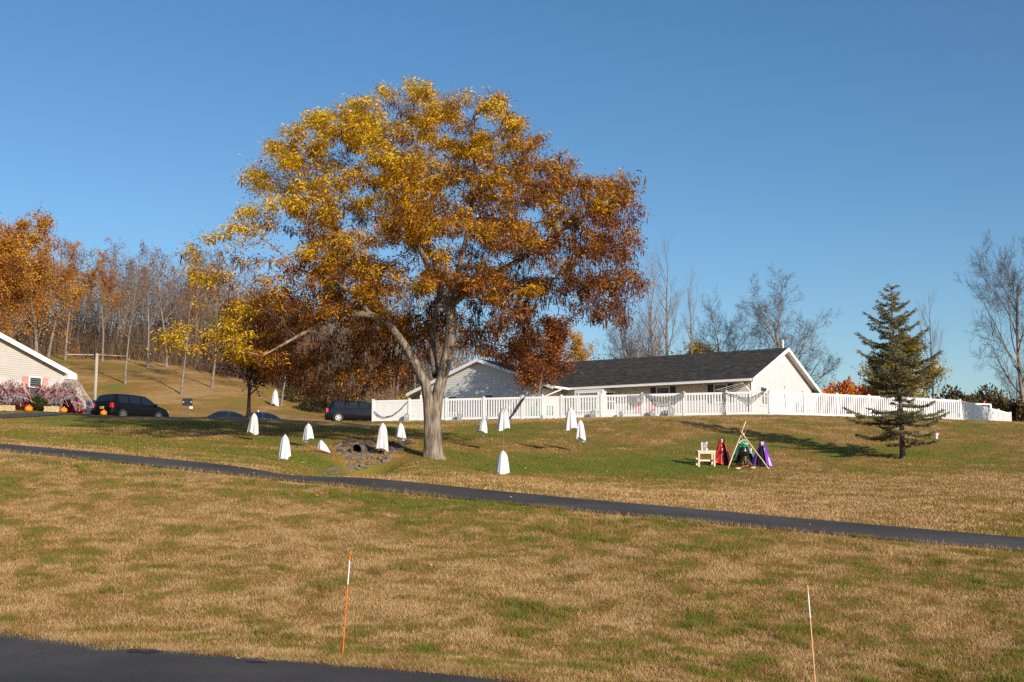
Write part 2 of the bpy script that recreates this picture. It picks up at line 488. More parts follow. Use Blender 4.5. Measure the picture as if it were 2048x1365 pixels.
# tar patch repaired on the road
def tarpatch(px, py, sx, sy, seed):
    c = on_ground(px, py)
    mb = MB(); n = 26; vs_ = []
    rr = random.Random(seed)
    for k in range(n):
        a = 2 * math.pi * k / n
        q = 0.75 + 0.5 * rr.random()
        x, y = c.x + math.cos(a) * sx * q, c.y + math.sin(a) * sy * q - 0.45 * math.cos(a) * sx * q
        vs_.append((x, y, H(x, y) + 0.017))
    mb.add(vs_, [tuple(range(n))])
    return mb.build('tar_patch', M_TAR, road_o)
tarpatch(287, 1307, 0.19, 0.16, 1); tarpatch(512, 1328, 0.1, 0.05, 2)

# ------------------------------------------------------------------ grass blades (uncountable)
rng = np.random.default_rng(7)
def in_view(x, y, m=1.12):
    return np.abs(x) < (0.4267 * y * m + 0.8)
def scatter(n, y0, y1, power):
    """points in the wedge before the viewer, thinner with distance"""
    u = rng.random(n)
    e = 2 - power
    y = (y0 ** e + u * (y1 ** e - y0 ** e)) ** (1 / e)
    x = (rng.random(n) * 2 - 1) * (0.4267 * y * 1.1 + 0.8)
    return x, y
def clear_of_paving(x, y, grow=0.0):
    """keep blades off road, path, lot and ditch"""
    ok = (y + 0.548 * x) > 10.42 + 0.0 - grow
    d, _ = seg_dist(x, y, PATH_MID)
    # half width of the path measured square to it
    ok &= d > 0.83 - grow
    dd, tt = seg_dist(x, y, DITCH)
    ok &= (dd > 1.0) | (rng.random(len(x)) < 0.12)
    lot = (x < -7.5) & (y > 59.0) & (y < 99) & (y + 0.55 * x > 34.0)
    ok &= ~lot
    return ok
def blades(name, x, y, h0, wd, label, tallmask=None, tall=2.2, fresh=None):
    n = len(x)
    z = hgrid(x, y)
    g = greenness(x, y)
    h = h0 * (0.55 + 0.9 * rng.random(n)) * (0.8 + 0.7 * fbm(x * 1.3, y * 1.3, 77, 2))
    if tallmask is not None:
        h = np.where(tallmask, h * tall, h)
    a = rng.random(n) * 2 * math.pi
    lean = (0.35 + 0.75 * rng.random(n)) * h
    la = rng.random(n) * 2 * math.pi + 0.0
    ca, sa = np.cos(a) * wd, np.sin(a) * wd
    V_ = np.zeros((n, 3, 3), np.float32)
    V_[:, 0] = np.stack([x - ca, y - sa, z - 0.008], -1)
    V_[:, 1] = np.stack([x + ca, y + sa, z - 0.008], -1)
    V_[:, 2] = np.stack([x + np.cos(la) * lean, y + np.sin(la) * lean, z + h], -1)
    clump = 0.6 * fbm(x * 3.1, y * 3.1, 55, 3) + 0.4 * fbm(x * 1.25, y * 1.25, 58, 2)
    tint = np.clip(0.5 + 2.9 * (clump - 0.5) + 1.7 * (rng.random(n) - 0.5), 0, 1)
    if fresh is not None:
        g = np.where(fresh, np.clip(g + 0.38, 0, 1), g)
    me = npmesh(name, V_.reshape(-1, 3), np.arange(3 * n).reshape(n, 3), M_BLADE, {'green': np.repeat(g, 3), 'tint': np.repeat(tint, 3)})
    return tag(link(name, me), label, 'grass', None, 'stuff')
x, y = scatter(1150000, 8.6, 34, 1.55)
k = clear_of_paving(x, y)
k &= (y + 0.55 * x) < 26
x, y = x[k], y[k]
tuft = (vnoise(x * 1.15, y * 1.15, 101) > 0.80 - 0.16 * np.exp(-((y + 0.55 * x - 23.5) / 1.6) ** 2)) & (vnoise(x * 4.0, y * 4.0, 103) > 0.5)
edge = np.abs(seg_dist(x, y, PATH_MID)[0] - 1.0) < 0.28
blades('bank_grass', x, y, 0.034, 0.0038, 'short dry brown grass with green tufts on the bank below the path', tuft | (edge & (rng.random(len(x)) < 0.3)), 2.3, tuft)
x, y = scatter(620000, 20, 78, 1.35)
k = clear_of_paving(x, y) & ((y + 0.55 * x) > 25.6)
k &= (y < 71 + np.where(x < 15.3, (15.3 - x) * 0.31, (x - 15.3) * 0.43) + 2)
x, y = x[k], y[k]
blades('lawn_grass', x, y, 0.042, 0.0085, 'mown green and brown lawn grass between path and white fence')
# coarse green weed clumps, thickest just below the path
nc = 150
cx_ = rng.uniform(-12, 11, nc); cy_ = np.where(rng.random(nc) < 0.6, 23.6 - 0.55 * cx_ - np.abs(rng.normal(0, 1.6, nc)), rng.uniform(11.5, 22, nc) - 0.4 * cx_)
per = rng.integers(25, 110, nc); sz = rng.uniform(0.05, 0.19, nc)
wi = np.repeat(np.arange(nc), per)
x, y = cx_[wi] + rng.normal(0, 1, len(wi)) * sz[wi], cy_[wi] + rng.normal(0, 1, len(wi)) * sz[wi]
k = clear_of_paving(x, y) & (y > 9.5) & ((y + 0.548 * x) > 10.9)
blades('weed_clumps', x[k], y[k], 0.075, 0.0065, 'coarse green weed clumps scattered over the dry bank', None, 1.0, np.ones(int(k.sum()), bool))
# dead straw along the road edge and path edge
s = rng.random(60000)
ex = re_[0].x - rd.x * 3 + (re_[-1].x + rd.x * 5 - re_[0].x) * s; ey = re_[0].y - rd.y * 3 + (re_[-1].y + rd.y * 5 - re_[0].y) * s
off = np.abs(rng.normal(0, 0.22, 60000)) - 0.06
ex, ey = ex - rn.x * off, ey - rn.y * off
blades('verge_straw', ex, ey, 0.045, 0.004, 'pale dead straw along the edge of the road')
# fallen leaves
M_FALL = leafmat('fallen_leaf', [(0, (0.16, 0.06, 0.02)), (0.4, (0.36, 0.14, 0.03)), (0.75, (0.50, 0.26, 0.05)), (1, (0.55, 0.40, 0.22))], 0.1)
def leaf_quads(P, size, tint, name, mat, flat=False, ratio=0.6, droop=0.0, seed=1):
    r_ = np.random.default_rng(seed)
    n = len(P)
    d = r_.normal(size=(n, 3))
    if flat:
        d[:, 2] *= 0.25
    d[:, 2] -= droop
    d /= np.linalg.norm(d, axis=1)[:, None]
    e = r_.normal(size=(n, 3))
    if flat:
        e[:, 2] *= 0.25
    s_ = np.cross(d, e); s_ /= np.linalg.norm(s_, axis=1)[:, None] + 1e-9
    if flat:
        s_ = np.cross(d, np.array([0, 0, 1.0]) + 0.35 * r_.normal(size=(n, 3))); s_ /= np.linalg.norm(s_, axis=1)[:, None] + 1e-9
    L = (size * (0.6 + 0.8 * r_.random(n)))[:, None] if np.ndim(size) == 0 else (size * (0.6 + 0.8 * r_.random(n)))[:, None]
    W = L * ratio * 0.5
    V_ = np.stack([P, P + d * L * 0.5 + s_ * W, P + d * L, P + d * L * 0.5 - s_ * W], 1)
    return npmesh(name, V_.reshape(-1, 3), np.arange(4 * n).reshape(n, 4), mat, {'tint': np.repeat(tint, 4)})
n = 7000
x, y = scatter(n, 9, 76, 0.4)
x = np.concatenate([x, rng.normal(-9, 7, 9000), rng.normal(-14, 7, 2500)]); y = np.concatenate([y, rng.normal(47, 7, 9000), rng.normal(96, 4, 2500)])
k = (y > 9) & ((y > 27) | (rng.random(len(y)) < 0.5)) & in_view(x, y, 1.2) & ((y + 0.548 * x) > 10.2)
k &= (y < 71 + np.where(x < 15.3, (15.3 - x) * 0.31, (x - 15.3) * 0.43)) | (x < -12)
x, y = x[k], y[k]
P = np.stack([x, y, np.maximum(hgrid(x, y), hgt(x, y) - 0.0) + 0.03], -1)
tag(link('fallen_leaves', leaf_quads(P, 0.055, rng.random(len(P)), 'fallen_leaves', M_FALL, True)), 'scattered fallen autumn leaves on the lawn', 'leaves', None, 'stuff')
# ------------------------------------------------------------------ houses
UP = Vector((0, 0, 1))
RDIR = Vector((-0.842, 0.539, 0)).normalized()      # along the ridge, away to the left
GDIR = Vector((0.539, 0.842, 0)).normalized()       # across the gable, away to the right
def solve(fn, target, lo, hi, k):
    """bisect for the parameter whose picture coordinate k hits target"""
    flo = to_px(fn(lo))[k] - target
    for _ in range(50):
        mid = (lo + hi) / 2
        fm = to_px(fn(mid))[k] - target
        if (fm > 0) == (flo > 0):
            lo, flo = mid, fm
        else:
            hi = mid
    return (lo + hi) / 2
M_SIDE = plain('vinyl_siding_white', (0.62, 0.61, 0.61), 0.55, 0.05, 1.5)
M_SIDE2 = plain('vinyl_siding_cream', (0.50, 0.46, 0.415), 0.55, 0.05, 1.5)
M_TRIM = plain('white_trim', (0.80, 0.79, 0.79), 0.45, 0.04, 2)
M_SOFF = plain('soffit', (0.60, 0.56, 0.50), 0.6, 0.05, 2)
M_SHUT = plain('shutter_blue', (0.045, 0.062, 0.10), 0.6, 0.1, 4)
M_SHUTG = plain('shutter_grey', (0.52, 0.55, 0.60), 0.6, 0.06, 4)
M_SHUTP = plain('shutter_pink', (0.52, 0.27, 0.23), 0.6, 0.06, 4)
M_VINYL = plain('white_vinyl', (0.74, 0.74, 0.75), 0.4, 0.05, 1.2)
M_GLASS = plain('window_glass', (0.02, 0.025, 0.03), 0.06, 0.2, 2, spec=0.6)
M_CURT = plain('curtain', (0.16, 0.26, 0.24), 0.8, 0.3, 8, stretch=(6, 6, 0.4))
def shingles():
    m, t, b = nodes('roof_shingles', 0.92)
    b.inputs['Specular IOR Level'].default_value = 0.15
    tc = N(t, 'ShaderNodeTexCoord')
    mp = N(t, 'ShaderNodeMapping'); mp.inputs['Rotation'].default_value = (0, 0, -math.atan2(RDIR.y, RDIR.x)); mp.inputs['Scale'].default_value = (1, 1, 1)
    t.links.new(tc.outputs['Object'], mp.inputs[0])
    br = N(t, 'ShaderNodeTexBrick'); br.inputs['Scale'].default_value = 1.0
    br.inputs['Brick Width'].default_value = 0.30; br.inputs['Row Height'].default_value = 0.13; br.inputs['Mortar Size'].default_value = 0.004
    br.inputs['Color1'].default_value = (0.034, 0.031, 0.027, 1); br.inputs['Color2'].default_value = (0.086, 0.077, 0.067, 1); br.inputs['Mortar'].default_value = (0.012, 0.012, 0.012, 1)
    t.links.new(mp.outputs[0], br.inputs['Vector'])
    ms = N(t, 'ShaderNodeMapping'); ms.inputs['Scale'].default_value = (0.9, 7, 7)
    t.links.new(mp.outputs[0], ms.inputs[0])
    nz = N(t, 'ShaderNodeTexNoise'); nz.inputs['Scale'].default_value = 1.6; nz.inputs['Detail'].default_value = 6; nz.inputs['Roughness'].default_value = 0.7
    t.links.new(ms.outputs[0], nz.inputs['Vector'])
    r = ramp(t, [(0.3, (0.45, 0.45, 0.45)), (0.55, (1, 1, 1)), (0.72, (2.2, 2.1, 1.95))])
    t.links.new(nz.outputs[0], r.inputs[0])
    mx = N(t, 'ShaderNodeMix', data_type='RGBA', blend_type='MULTIPLY'); mx.inputs[0].default_value = 1
    t.links.new(br.outputs[0], mx.inputs[6]); t.links.new(r.outputs[0], mx.inputs[7]); t.links.new(mx.outputs[2], b.inputs['Base Color'])
    bp = N(t, 'ShaderNodeBump'); bp.inputs['Strength'].default_value = 0.6; bp.inputs['Distance'].default_value = 0.02
    t.links.new(nz.outputs[0], bp.inputs['Height']); t.links.new(bp.outputs[0], b.inputs['Normal'])
    return m
M_ROOF = shingles()

def siding(mb, o, u, n, z0, top, w_, course=0.125, lap=0.024):
    """lapped boards on a wall starting at o, running w_ along u; top(s) is the wall's upper outline"""
    zmax = max(top(s * w_ / 40) for s in range(41))
    z = z0
    while z < zmax - 0.01:
        z2 = min(z + course, zmax)
        # the run of the board where the wall is at least this high
        ss = [s * w_ / 80 for s in range(81)]
        lo = [s for s in ss if top(s) >= z + 0.001]; hi = [s for s in ss if top(s) >= z2 - 0.001]
        if lo:
            a0, a1 = lo[0], lo[-1]
            b0, b1 = (hi[0], hi[-1]) if hi else ((a0 + a1) / 2,) * 2
            p = [o + u * a0 + UP * z + n * lap, o + u * a1 + UP * z + n * lap, o + u * b1 + UP * z2 + n * 0.002, o + u * b0 + UP * z2 + n * 0.002]
            q = [o + u * a0 + UP * z + n * 0.0, o + u * a1 + UP * z + n * 0.0]
            mb.add(p + q, [(0, 1, 2, 3), (4, 5, 1, 0)])
        z = z2
def window_on(root, o, u, n, s, z, w_, h_, shut=None, sw=0.32, pane=None, gap=0.03, rails=1):
    """a framed window centred s along the wall, sill at z"""
    c = o + u * s + UP * z
    f = MB()
    fw = 0.07
    for dz in (0, h_):
        f.bar(c - u * (w_ / 2) + UP * dz + n * 0.03, c + u * (w_ / 2) + UP * dz + n * 0.03, 0.07, fw)
    for du in (-1, 1):
        f.bar(c + u * du * (w_ / 2 - fw / 2) + UP * (fw / 2) + n * 0.03, c + u * du * (w_ / 2 - fw / 2) + UP * (h_ - fw / 2) + n * 0.03, fw, 0.068, up=n)
    for k_ in range(rails):
        zz = h_ * (k_ + 1) / (rails + 1)
        f.bar(c - u * (w_ / 2 - fw) + UP * zz + n * 0.03, c + u * (w_ / 2 - fw) + UP * zz + n * 0.03, 0.04, 0.045)
    f.bar(c - u * (w_ / 2 + 0.05) - UP * 0.06 + n * 0.045, c + u * (w_ / 2 + 0.05) - UP * 0.06 + n * 0.045, 0.1, 0.04)
    win = f.build('window', M_TRIM, root)
    g_ = MB(); e = w_ / 2 - 0.05
    g_.add([c - u * e + UP * 0.03 + n * 0.022, c + u * e + UP * 0.03 + n * 0.022, c + u * e + UP * (h_ - 0.03) + n * 0.022, c - u * e + UP * (h_ - 0.03) + n * 0.022], [(0, 1, 2, 3)])
    g_.build('pane', pane or M_GLASS, win)
    if shut:
        for du in (-1, 1):
            sb = MB(); cs = c + u * du * (w_ / 2 + gap + sw / 2) + UP * (h_ / 2) + n * 0.035
            m_ = Matrix((u, n, UP)).transposed()
            sb.box(cs, (sw, 0.03, h_ + 0.05), m_)
            nl = int(h_ / 0.09)
            for q in range(nl):
                sb.box(cs + UP * (-h_ / 2 + (q + 0.5) * h_ / nl) + n * 0.018, (sw - 0.08, 0.014, h_ / nl * 0.55), m_)
            sb.build('shutter', shut, root)
    return win
def slab(mb, quad, th):
    """a sloped board: quad is its top, th its thickness downwards"""
    lo = [p - UP * th for p in quad]
    k_ = len(quad)
    mb.add(list(quad) + lo, [tuple(range(k_)), tuple(range(k_, 2 * k_))[::-1]] + [(i, k_ + i, k_ + (i + 1) % k_, (i + 1) % k_) for i in range(k_)])

# ---- the long white house behind the picket fence
RC = at(1504, 757, 78.0)
W_R = solve(lambda q: RC + GDIR * q, 1642, 4, 30, 0)
RISE = solve(lambda q: RC + GDIR * W_R / 2 + UP * q, 695.5, 0.5, 6, 1)
A_V = solve(lambda q: RC + RDIR * q, 1137, 3, 40, 0)
WING = 12.84; WRISE = 2.3; WOUT = 2.2; LM = A_V + 8.5
FLOOR = 6.1
base = Vector((RC.x, RC.y, FLOOR))
hr = thing('ranch_house', base, 0, 'long white sided house with dark shingle roof behind the picket fence', 'house')
def HP(a, b, z):        # place in the house: a along ridge, b across, z height above floor
    return RDIR * a + GDIR * b + UP * z
ZE = RC.z - FLOOR
EO, RO = 1.05, 0.4
# shingled roof
rf = MB()
slab(rf, [HP(0, 0, ZE), HP(0, W_R / 2, ZE + RISE), HP(LM, W_R / 2, ZE + RISE), HP(LM, 0, ZE)], 0.05)
slab(rf, [HP(0, W_R, ZE), HP(LM, W_R, ZE), HP(LM, W_R / 2, ZE + RISE), HP(0, W_R / 2, ZE + RISE)], 0.05)
roof = rf.build('roof', M_ROOF, hr, fix=True)
wr = MB()
wa, wb = A_V, A_V + WING
slab(wr, [HP(wa, -WOUT, ZE - 0.004), HP((wa + wb) / 2, -WOUT, ZE + WRISE), HP((wa + wb) / 2, W_R / 2, ZE + WRISE), HP(wa, W_R / 2, ZE - 0.004)], 0.05)
slab(wr, [HP(wb, -WOUT, ZE - 0.004), HP(wb, W_R / 2, ZE - 0.004), HP((wa + wb) / 2, W_R / 2, ZE + WRISE), HP((wa + wb) / 2, -WOUT, ZE + WRISE)], 0.05)
wr.build('wing_roof', M_ROOF, hr, fix=True)
# soffits under the overhangs
so = MB(); i_ = 0.03
slab(so, [HP(i_, i_, ZE - 0.045), HP(i_, W_R / 2, ZE + RISE - 0.06), HP(LM, W_R / 2, ZE + RISE - 0.06), HP(LM, i_, ZE - 0.045)], 0.1)
slab(so, [HP(i_, W_R - i_, ZE - 0.045), HP(LM, W_R - i_, ZE - 0.045), HP(LM, W_R / 2, ZE + RISE - 0.06), HP(i_, W_R / 2, ZE + RISE - 0.06)], 0.1)
slab(so, [HP(wa + i_, -WOUT + i_, ZE - 0.055), HP((wa + wb) / 2, -WOUT + i_, ZE + WRISE - 0.06), HP((wa + wb) / 2, 2, ZE + WRISE - 0.06), HP(wa + i_, 2, ZE - 0.055)], 0.1)
slab(so, [HP(wb - i_, -WOUT + i_, ZE - 0.055), HP(wb - i_, 2, ZE - 0.055), HP((wa + wb) / 2, 2, ZE + WRISE - 0.06), HP((wa + wb) / 2, -WOUT + i_, ZE + WRISE - 0.06)], 0.1)
so.build('soffit', M_SOFF, hr, fix=True)
# rake boards
def rake(root, p0, p1, h_=0.22, t_=0.04, name='rake_board', mat=None):
    mb = MB()
    d = (p1 - p0)
    mb.add([p0, p1, p1 - UP * h_, p0 - UP * h_], [(0, 1, 2, 3)])
    out = d.cross(UP).normalized() * t_
    mb.add([p0 + out, p1 + out, p1 - UP * h_ + out, p0 - UP * h_ + out], [(3, 2, 1, 0)])
    q = MB()
    A_ = [p0, p1, p1 - UP * h_, p0 - UP * h_]
    B_ = [p + out for p in A_]
    q.add(A_ + B_, [(0, 1, 2, 3), (7, 6, 5, 4), (0, 4, 5, 1), (1, 5, 6, 2), (2, 6, 7, 3), (3, 7, 4, 0)])
    return q.build(name, mat or M_TRIM, root, fix=True)
e_ = -0.045
rake(hr, HP(e_, -0.02, ZE + 0.0), HP(e_, W_R / 2, ZE + RISE + 0.0), 0.26)
rake(hr, HP(e_, W_R / 2 + 0.002, ZE + RISE + 0.0), HP(e_, W_R + 0.02, ZE + 0.0), 0.26)
rake(hr, HP(wa - 0.02, -WOUT - 0.045, ZE + 0.0), HP((wa + wb) / 2, -WOUT - 0.045, ZE + WRISE), 0.24)
rake(hr, HP((wa + wb) / 2 + 0.002, -WOUT - 0.045, ZE + WRISE), HP(wb + 0.02, -WOUT - 0.045, ZE + 0.0), 0.24)
# gutters
gt = MB(); gt.bar(HP(0.02, -0.07, ZE - 0.09), HP(A_V + 0.05, -0.07, ZE - 0.09), 0.13, 0.14)
gt.bar(HP(0.0, -0.07, ZE - 0.01), HP(A_V, -0.07, ZE - 0.01), 0.15, 0.02)
gt.build('gutter', M_TRIM, hr)
gt = MB(); gt.bar(HP(A_V - 0.07, -WOUT + 0.02, ZE - 0.09), HP(A_V - 0.07, -0.14, ZE - 0.09), 0.13, 0.14)
gt.build('gutter', M_TRIM, hr)
ds = MB()
pa = HP(0.75, -0.03, ZE - 0.16)
ds.tube([pa, pa - UP * 0.06 + GDIR * 0.05, HP(0.55, EO - 0.07, ZE - 0.75), HP(0.55, EO - 0.07, 0.1)], 0.06, 8)
ds.build('downspout', M_TRIM, hr)
ds = MB()
pa = HP(A_V - 0.1, -1.2, ZE - 0.16)
ds.tube([pa, pa - UP * 0.05 + RDIR * 0.04, HP(A_V + EO - 0.07, -1.75, ZE - 0.7), HP(A_V + EO - 0.07, -1.75, 0.1)], 0.06, 8)
ds.build('downspout', M_TRIM, hr)
# walls
gtop = lambda s: ZE + RISE * (1 - abs((s + EO) - W_R / 2) / (W_R / 2)) - 0.14
o_g = HP(RO, EO, 0)
ws = MB(); siding(ws, o_g, GDIR, -RDIR, 0.0, gtop, W_R - 2 * EO)
ws.build('gable_wall', M_SIDE, hr)
o_f = HP(RO, EO, 0)
ws = MB(); siding(ws, o_f, RDIR, -GDIR, 0.0, lambda s: ZE - 0.06 + 0.0 * s, LM - RO)
ws.build('front_wall', M_SIDE, hr)
o_w = HP(wa + EO, -WOUT + RO, 0)
wtop = lambda s: ZE + WRISE * (1 - abs(s + EO - WING / 2) / (WING / 2)) - 0.14
ws = MB(); siding(ws, o_w, RDIR, -GDIR, 0.0, wtop, WING - 2 * EO)
ws.build('gable_wall', M_SIDE, hr)
ws = MB(); siding(ws, o_w, GDIR, -RDIR, 0.0, lambda s: ZE - 0.06, WOUT - RO + EO)
ws.build('wing_wall', M_SIDE, hr)
bk = MB()   # hidden back and end walls
bk.bar(HP(RO, W_R - EO, 1.25), HP(LM, W_R - EO, 1.25), 0.1, 2.5); bk.bar(HP(LM - 0.3, EO, 1.25), HP(LM - 0.3, W_R - EO, 1.25), 0.1, 2.5)
bk.bar(HP(wb - EO, -WOUT + RO + 0.05, 1.25), HP(wb - EO, EO, 1.25), 0.1, 2.5)
bk.build('back_wall', M_SIDE, hr)
# corner boards
for p in (HP(RO + 0.02, EO + 0.02, 0), HP(wa + EO + 0.02, -WOUT + RO + 0.02, 0), HP(wb - EO, -WOUT + RO, 0)):
    cb = MB(); cb.box(p + UP * (ZE - 0.15) / 2, (0.13, 0.13, ZE - 0.15))
    cb.build('corner_board', M_TRIM, hr)
def along(o, u, px, hi=40):
    return solve(lambda q: base + o + u * q + UP * 2.2, px, 0, hi, 0)
# front windows with blue shutters
for px0, px1 in ((1313, 1340), (1428, 1455)):
    s0, s1 = sorted((along(o_f, RDIR, px0), along(o_f, RDIR, px1)))
    window_on(hr, o_f, RDIR, -GDIR, (s0 + s1) / 2, 1.42, s1 - s0, 1.2, M_SHUT, 0.4)
# gable windows with grey shutters
for px0, px1, h_ in ((1519, 1533, 1.2), (1565, 1572, 1.15)):
    s0, s1 = sorted((along(o_g, GDIR, px0), along(o_g, GDIR, px1)))
    window_on(hr, o_g, GDIR, -RDIR, (s0 + s1) / 2, 1.28, s1 - s0, h_, M_SHUTG, 0.35)
gv = MB(); cgv = o_g + GDIR * (W_R / 2 - EO - 0.1) + UP * (ZE + RISE - 1.05) - RDIR * 0.04
gv.box(cgv, (0.06, 0.42, 0.55), Matrix((RDIR, GDIR, UP)).transposed())
for q in range(6):
    gv.box(cgv - RDIR * 0.035 + UP * (-0.2 + q * 0.08), (0.02, 0.34, 0.04), Matrix((RDIR, GDIR, UP)).transposed())
gv.build('gable_vent', M_TRIM, hr)
lf = MB(); lf.box(o_g + GDIR * (W_R / 2 - EO + 0.1) + UP * (ZE - 0.05) - RDIR * 0.06, (0.1, 0.16, 0.14), Matrix((RDIR, GDIR, UP)).transposed())
lf.build('wall_lamp', plain('lamp_grey', (0.4, 0.42, 0.42), 0.5), hr)
# wing windows
for px0, px1 in ((966, 988), (896, 914)):
    s0, s1 = sorted((along(o_w, RDIR, px0), along(o_w, RDIR, px1)))
    window_on(hr, o_w, RDIR, -GDIR, (s0 + s1) / 2, 1.25, s1 - s0, 1.2, M_SHUTG, 0.35)
# bay window
s0, s1 = sorted((along(o_f, RDIR, 1232), along(o_f, RDIR, 1154)))
bd = 1.15
b0, b1, b2, b3 = o_f + RDIR * s0, o_f + RDIR * (s0 + 0.45) - GDIR * bd, o_f + RDIR * (s1 - 0.45) - GDIR * bd, o_f + RDIR * s1
by = MB()
for p, q in ((b0, b1), (b1, b2), (b2, b3)):
    by.add([p, q, q + UP * (ZE - 0.2), p + UP * (ZE - 0.2)], [(0, 1, 2, 3)])
by.add([p + UP * (ZE - 0.2) for p in (b0, b1, b2, b3)], [(0, 1, 2, 3)])
bay = by.build('bay_window', M_SIDE, hr)
for p, q, pm in ((b0, b1, M_GLASS), (b1, b2, M_CURT), (b2, b3, M_GLASS)):
    u_ = (q - p).normalized(); n_ = u_.cross(UP)
    if n_.dot(-GDIR) < 0:
        n_ = -n_
    window_on(hr, p, u_, n_, (q - p).length / 2, 1.15, (q - p).length * 0.72, 1.25, None, pane=pm)
# vent pipe on the ridge
vp = MB(); pv = HP(0.35, W_R / 2, ZE + RISE - 0.05); vp.tube([pv, pv + UP * 0.62], 0.05, 8)
vp.build('vent_pipe', M_TRIM, hr)
# satellite dish on the front wall
dsh = MB(); dsh.lathe([(0.001, 0.09), (0.12, 0.07), (0.22, 0.02), (0.27, 0.0), (0.27, -0.015), (0.001, 0.07)], 18)
sdz = along(o_f, RDIR, 1284)
dpos = o_f + RDIR * sdz - GDIR * 0.3 + UP * 1.75
do = dsh.build('satellite_dish', plain('dish_grey', (0.45, 0.46, 0.48), 0.5), hr, True)
do.location = dpos; do.rotation_euler = Vector((0.5, -0.6, 0.45)).to_track_quat('Z', 'Y').to_euler()

# ---- the cream house at the left edge
RL = at(152, 749, 74.0)
fl = 6.15
hl = thing('cottage', Vector((RL.x, RL.y, fl)), 0, 'cream sided gable house with pink shutters behind red bushes', 'house')
ze = RL.z - fl
WL = 13.0
_b0 = solve(lambda q: RL - GDIR * q, 0, 0, 12, 0)
PIT = solve(lambda k_: RL - GDIR * _b0 + UP * (k_ * _b0), 668, 0.1, 1.0, 1)
def LP(a, b, z):        # b runs back towards the left (minus gable direction)
    return RDIR * a - GDIR * b + UP * z
rl = WL / 2 * PIT
mb = MB()
slab(mb, [LP(0, 0, ze), LP(0, WL / 2, ze + rl), LP(16, WL / 2, ze + rl), LP(16, 0, ze)], 0.05)
slab(mb, [LP(0, WL, ze), LP(16, WL, ze), LP(16, WL / 2, ze + rl), LP(0, WL / 2, ze + rl)], 0.05)
mb.build('roof', M_ROOF, hl, fix=True)
mb = MB()
slab(mb, [LP(0.03, 0.03, ze - 0.05), LP(0.03, WL / 2, ze + rl - 0.06), LP(16, WL / 2, ze + rl - 0.06), LP(16, 0.03, ze - 0.05)], 0.1)
slab(mb, [LP(0.03, WL - .03, ze - 0.05), LP(16, WL - .03, ze - 0.05), LP(16, WL / 2, ze + rl - 0.06), LP(0.03, WL / 2, ze + rl - 0.06)], 0.1)
mb.build('soffit', M_SOFF, hl, fix=True)
rake(hl, LP(-0.045, WL / 2, ze + rl), LP(-0.045, -0.02, ze), 0.3)
rake(hl, LP(-0.045, WL + 0.02, ze), LP(-0.045, WL / 2 + 0.002, ze + rl), 0.3)
er = MB(); er.add([LP(-0.1, -0.02, ze - 0.12), LP(-0.1, 0.62, ze - 0.0), LP(-0.1, 0.62, ze - 0.34), LP(-0.1, -0.02, ze - 0.34), LP(0.34, -0.02, ze - 0.12), LP(0.34, 0.62, ze), LP(0.34, 0.62, ze - 0.34), LP(0.34, -0.02, ze - 0.34)],
                  [(0, 1, 2, 3), (7, 6, 5, 4), (0, 4, 5, 1), (1, 5, 6, 2), (2, 6, 7, 3), (3, 7, 4, 0)])
er.build('eave_return', M_TRIM, hl, fix=True)
o_l = LP(0.35, 0.6, 0)
ltop = lambda s: ze + rl * (1 - abs(s + 0.6 - WL / 2) / (WL / 2)) - 0.14
ws = MB(); siding(ws, o_l, -GDIR, -RDIR, 0, ltop, WL - 1.2)
ws.build('gable_wall', M_SIDE2, hl)
bk = MB(); bk.bar(LP(0.36, 0.65, 1.2), LP(15.6, 0.65, 1.2), 0.1, 2.4); bk.bar(LP(0.36, WL - 0.6, 1.2), LP(15.6, WL - 0.6, 1.2), 0.1, 2.4); bk.bar(LP(15.6, 0.7, 1.2), LP(15.6, WL - 0.7, 1.2), 0.1, 2.4)
bk.build('side_wall', M_SIDE2, hl)
sl = lambda px: solve(lambda q: Vector((RL.x, RL.y, fl)) + o_l - GDIR * q + UP * 2.0, px, 0, 12, 0)
s0, s1 = sorted((sl(57), sl(83)))
window_on(hl, o_l, -GDIR, -RDIR, (s0 + s1) / 2, 1.05, s1 - s0, 1.22, M_SHUTP, 0.42)
gb = MB(); gb.lathe([(0.001, -0.1), (0.06, -0.08), (0.1, 0), (0.06, 0.08), (0.001, 0.1)], 12)
g_o = gb.build('globe_lamp', M_TRIM, hl, True); g_o.location = LP(0.3, 0.42, ze - 0.52)
ga = MB(); ga.tube([LP(0.36, 0.62, ze - 0.42), LP(0.3, 0.42, ze - 0.42), LP(0.3, 0.42, ze - 0.46)], 0.015, 6); ga.build('lamp_arm', M_TRIM, hl)

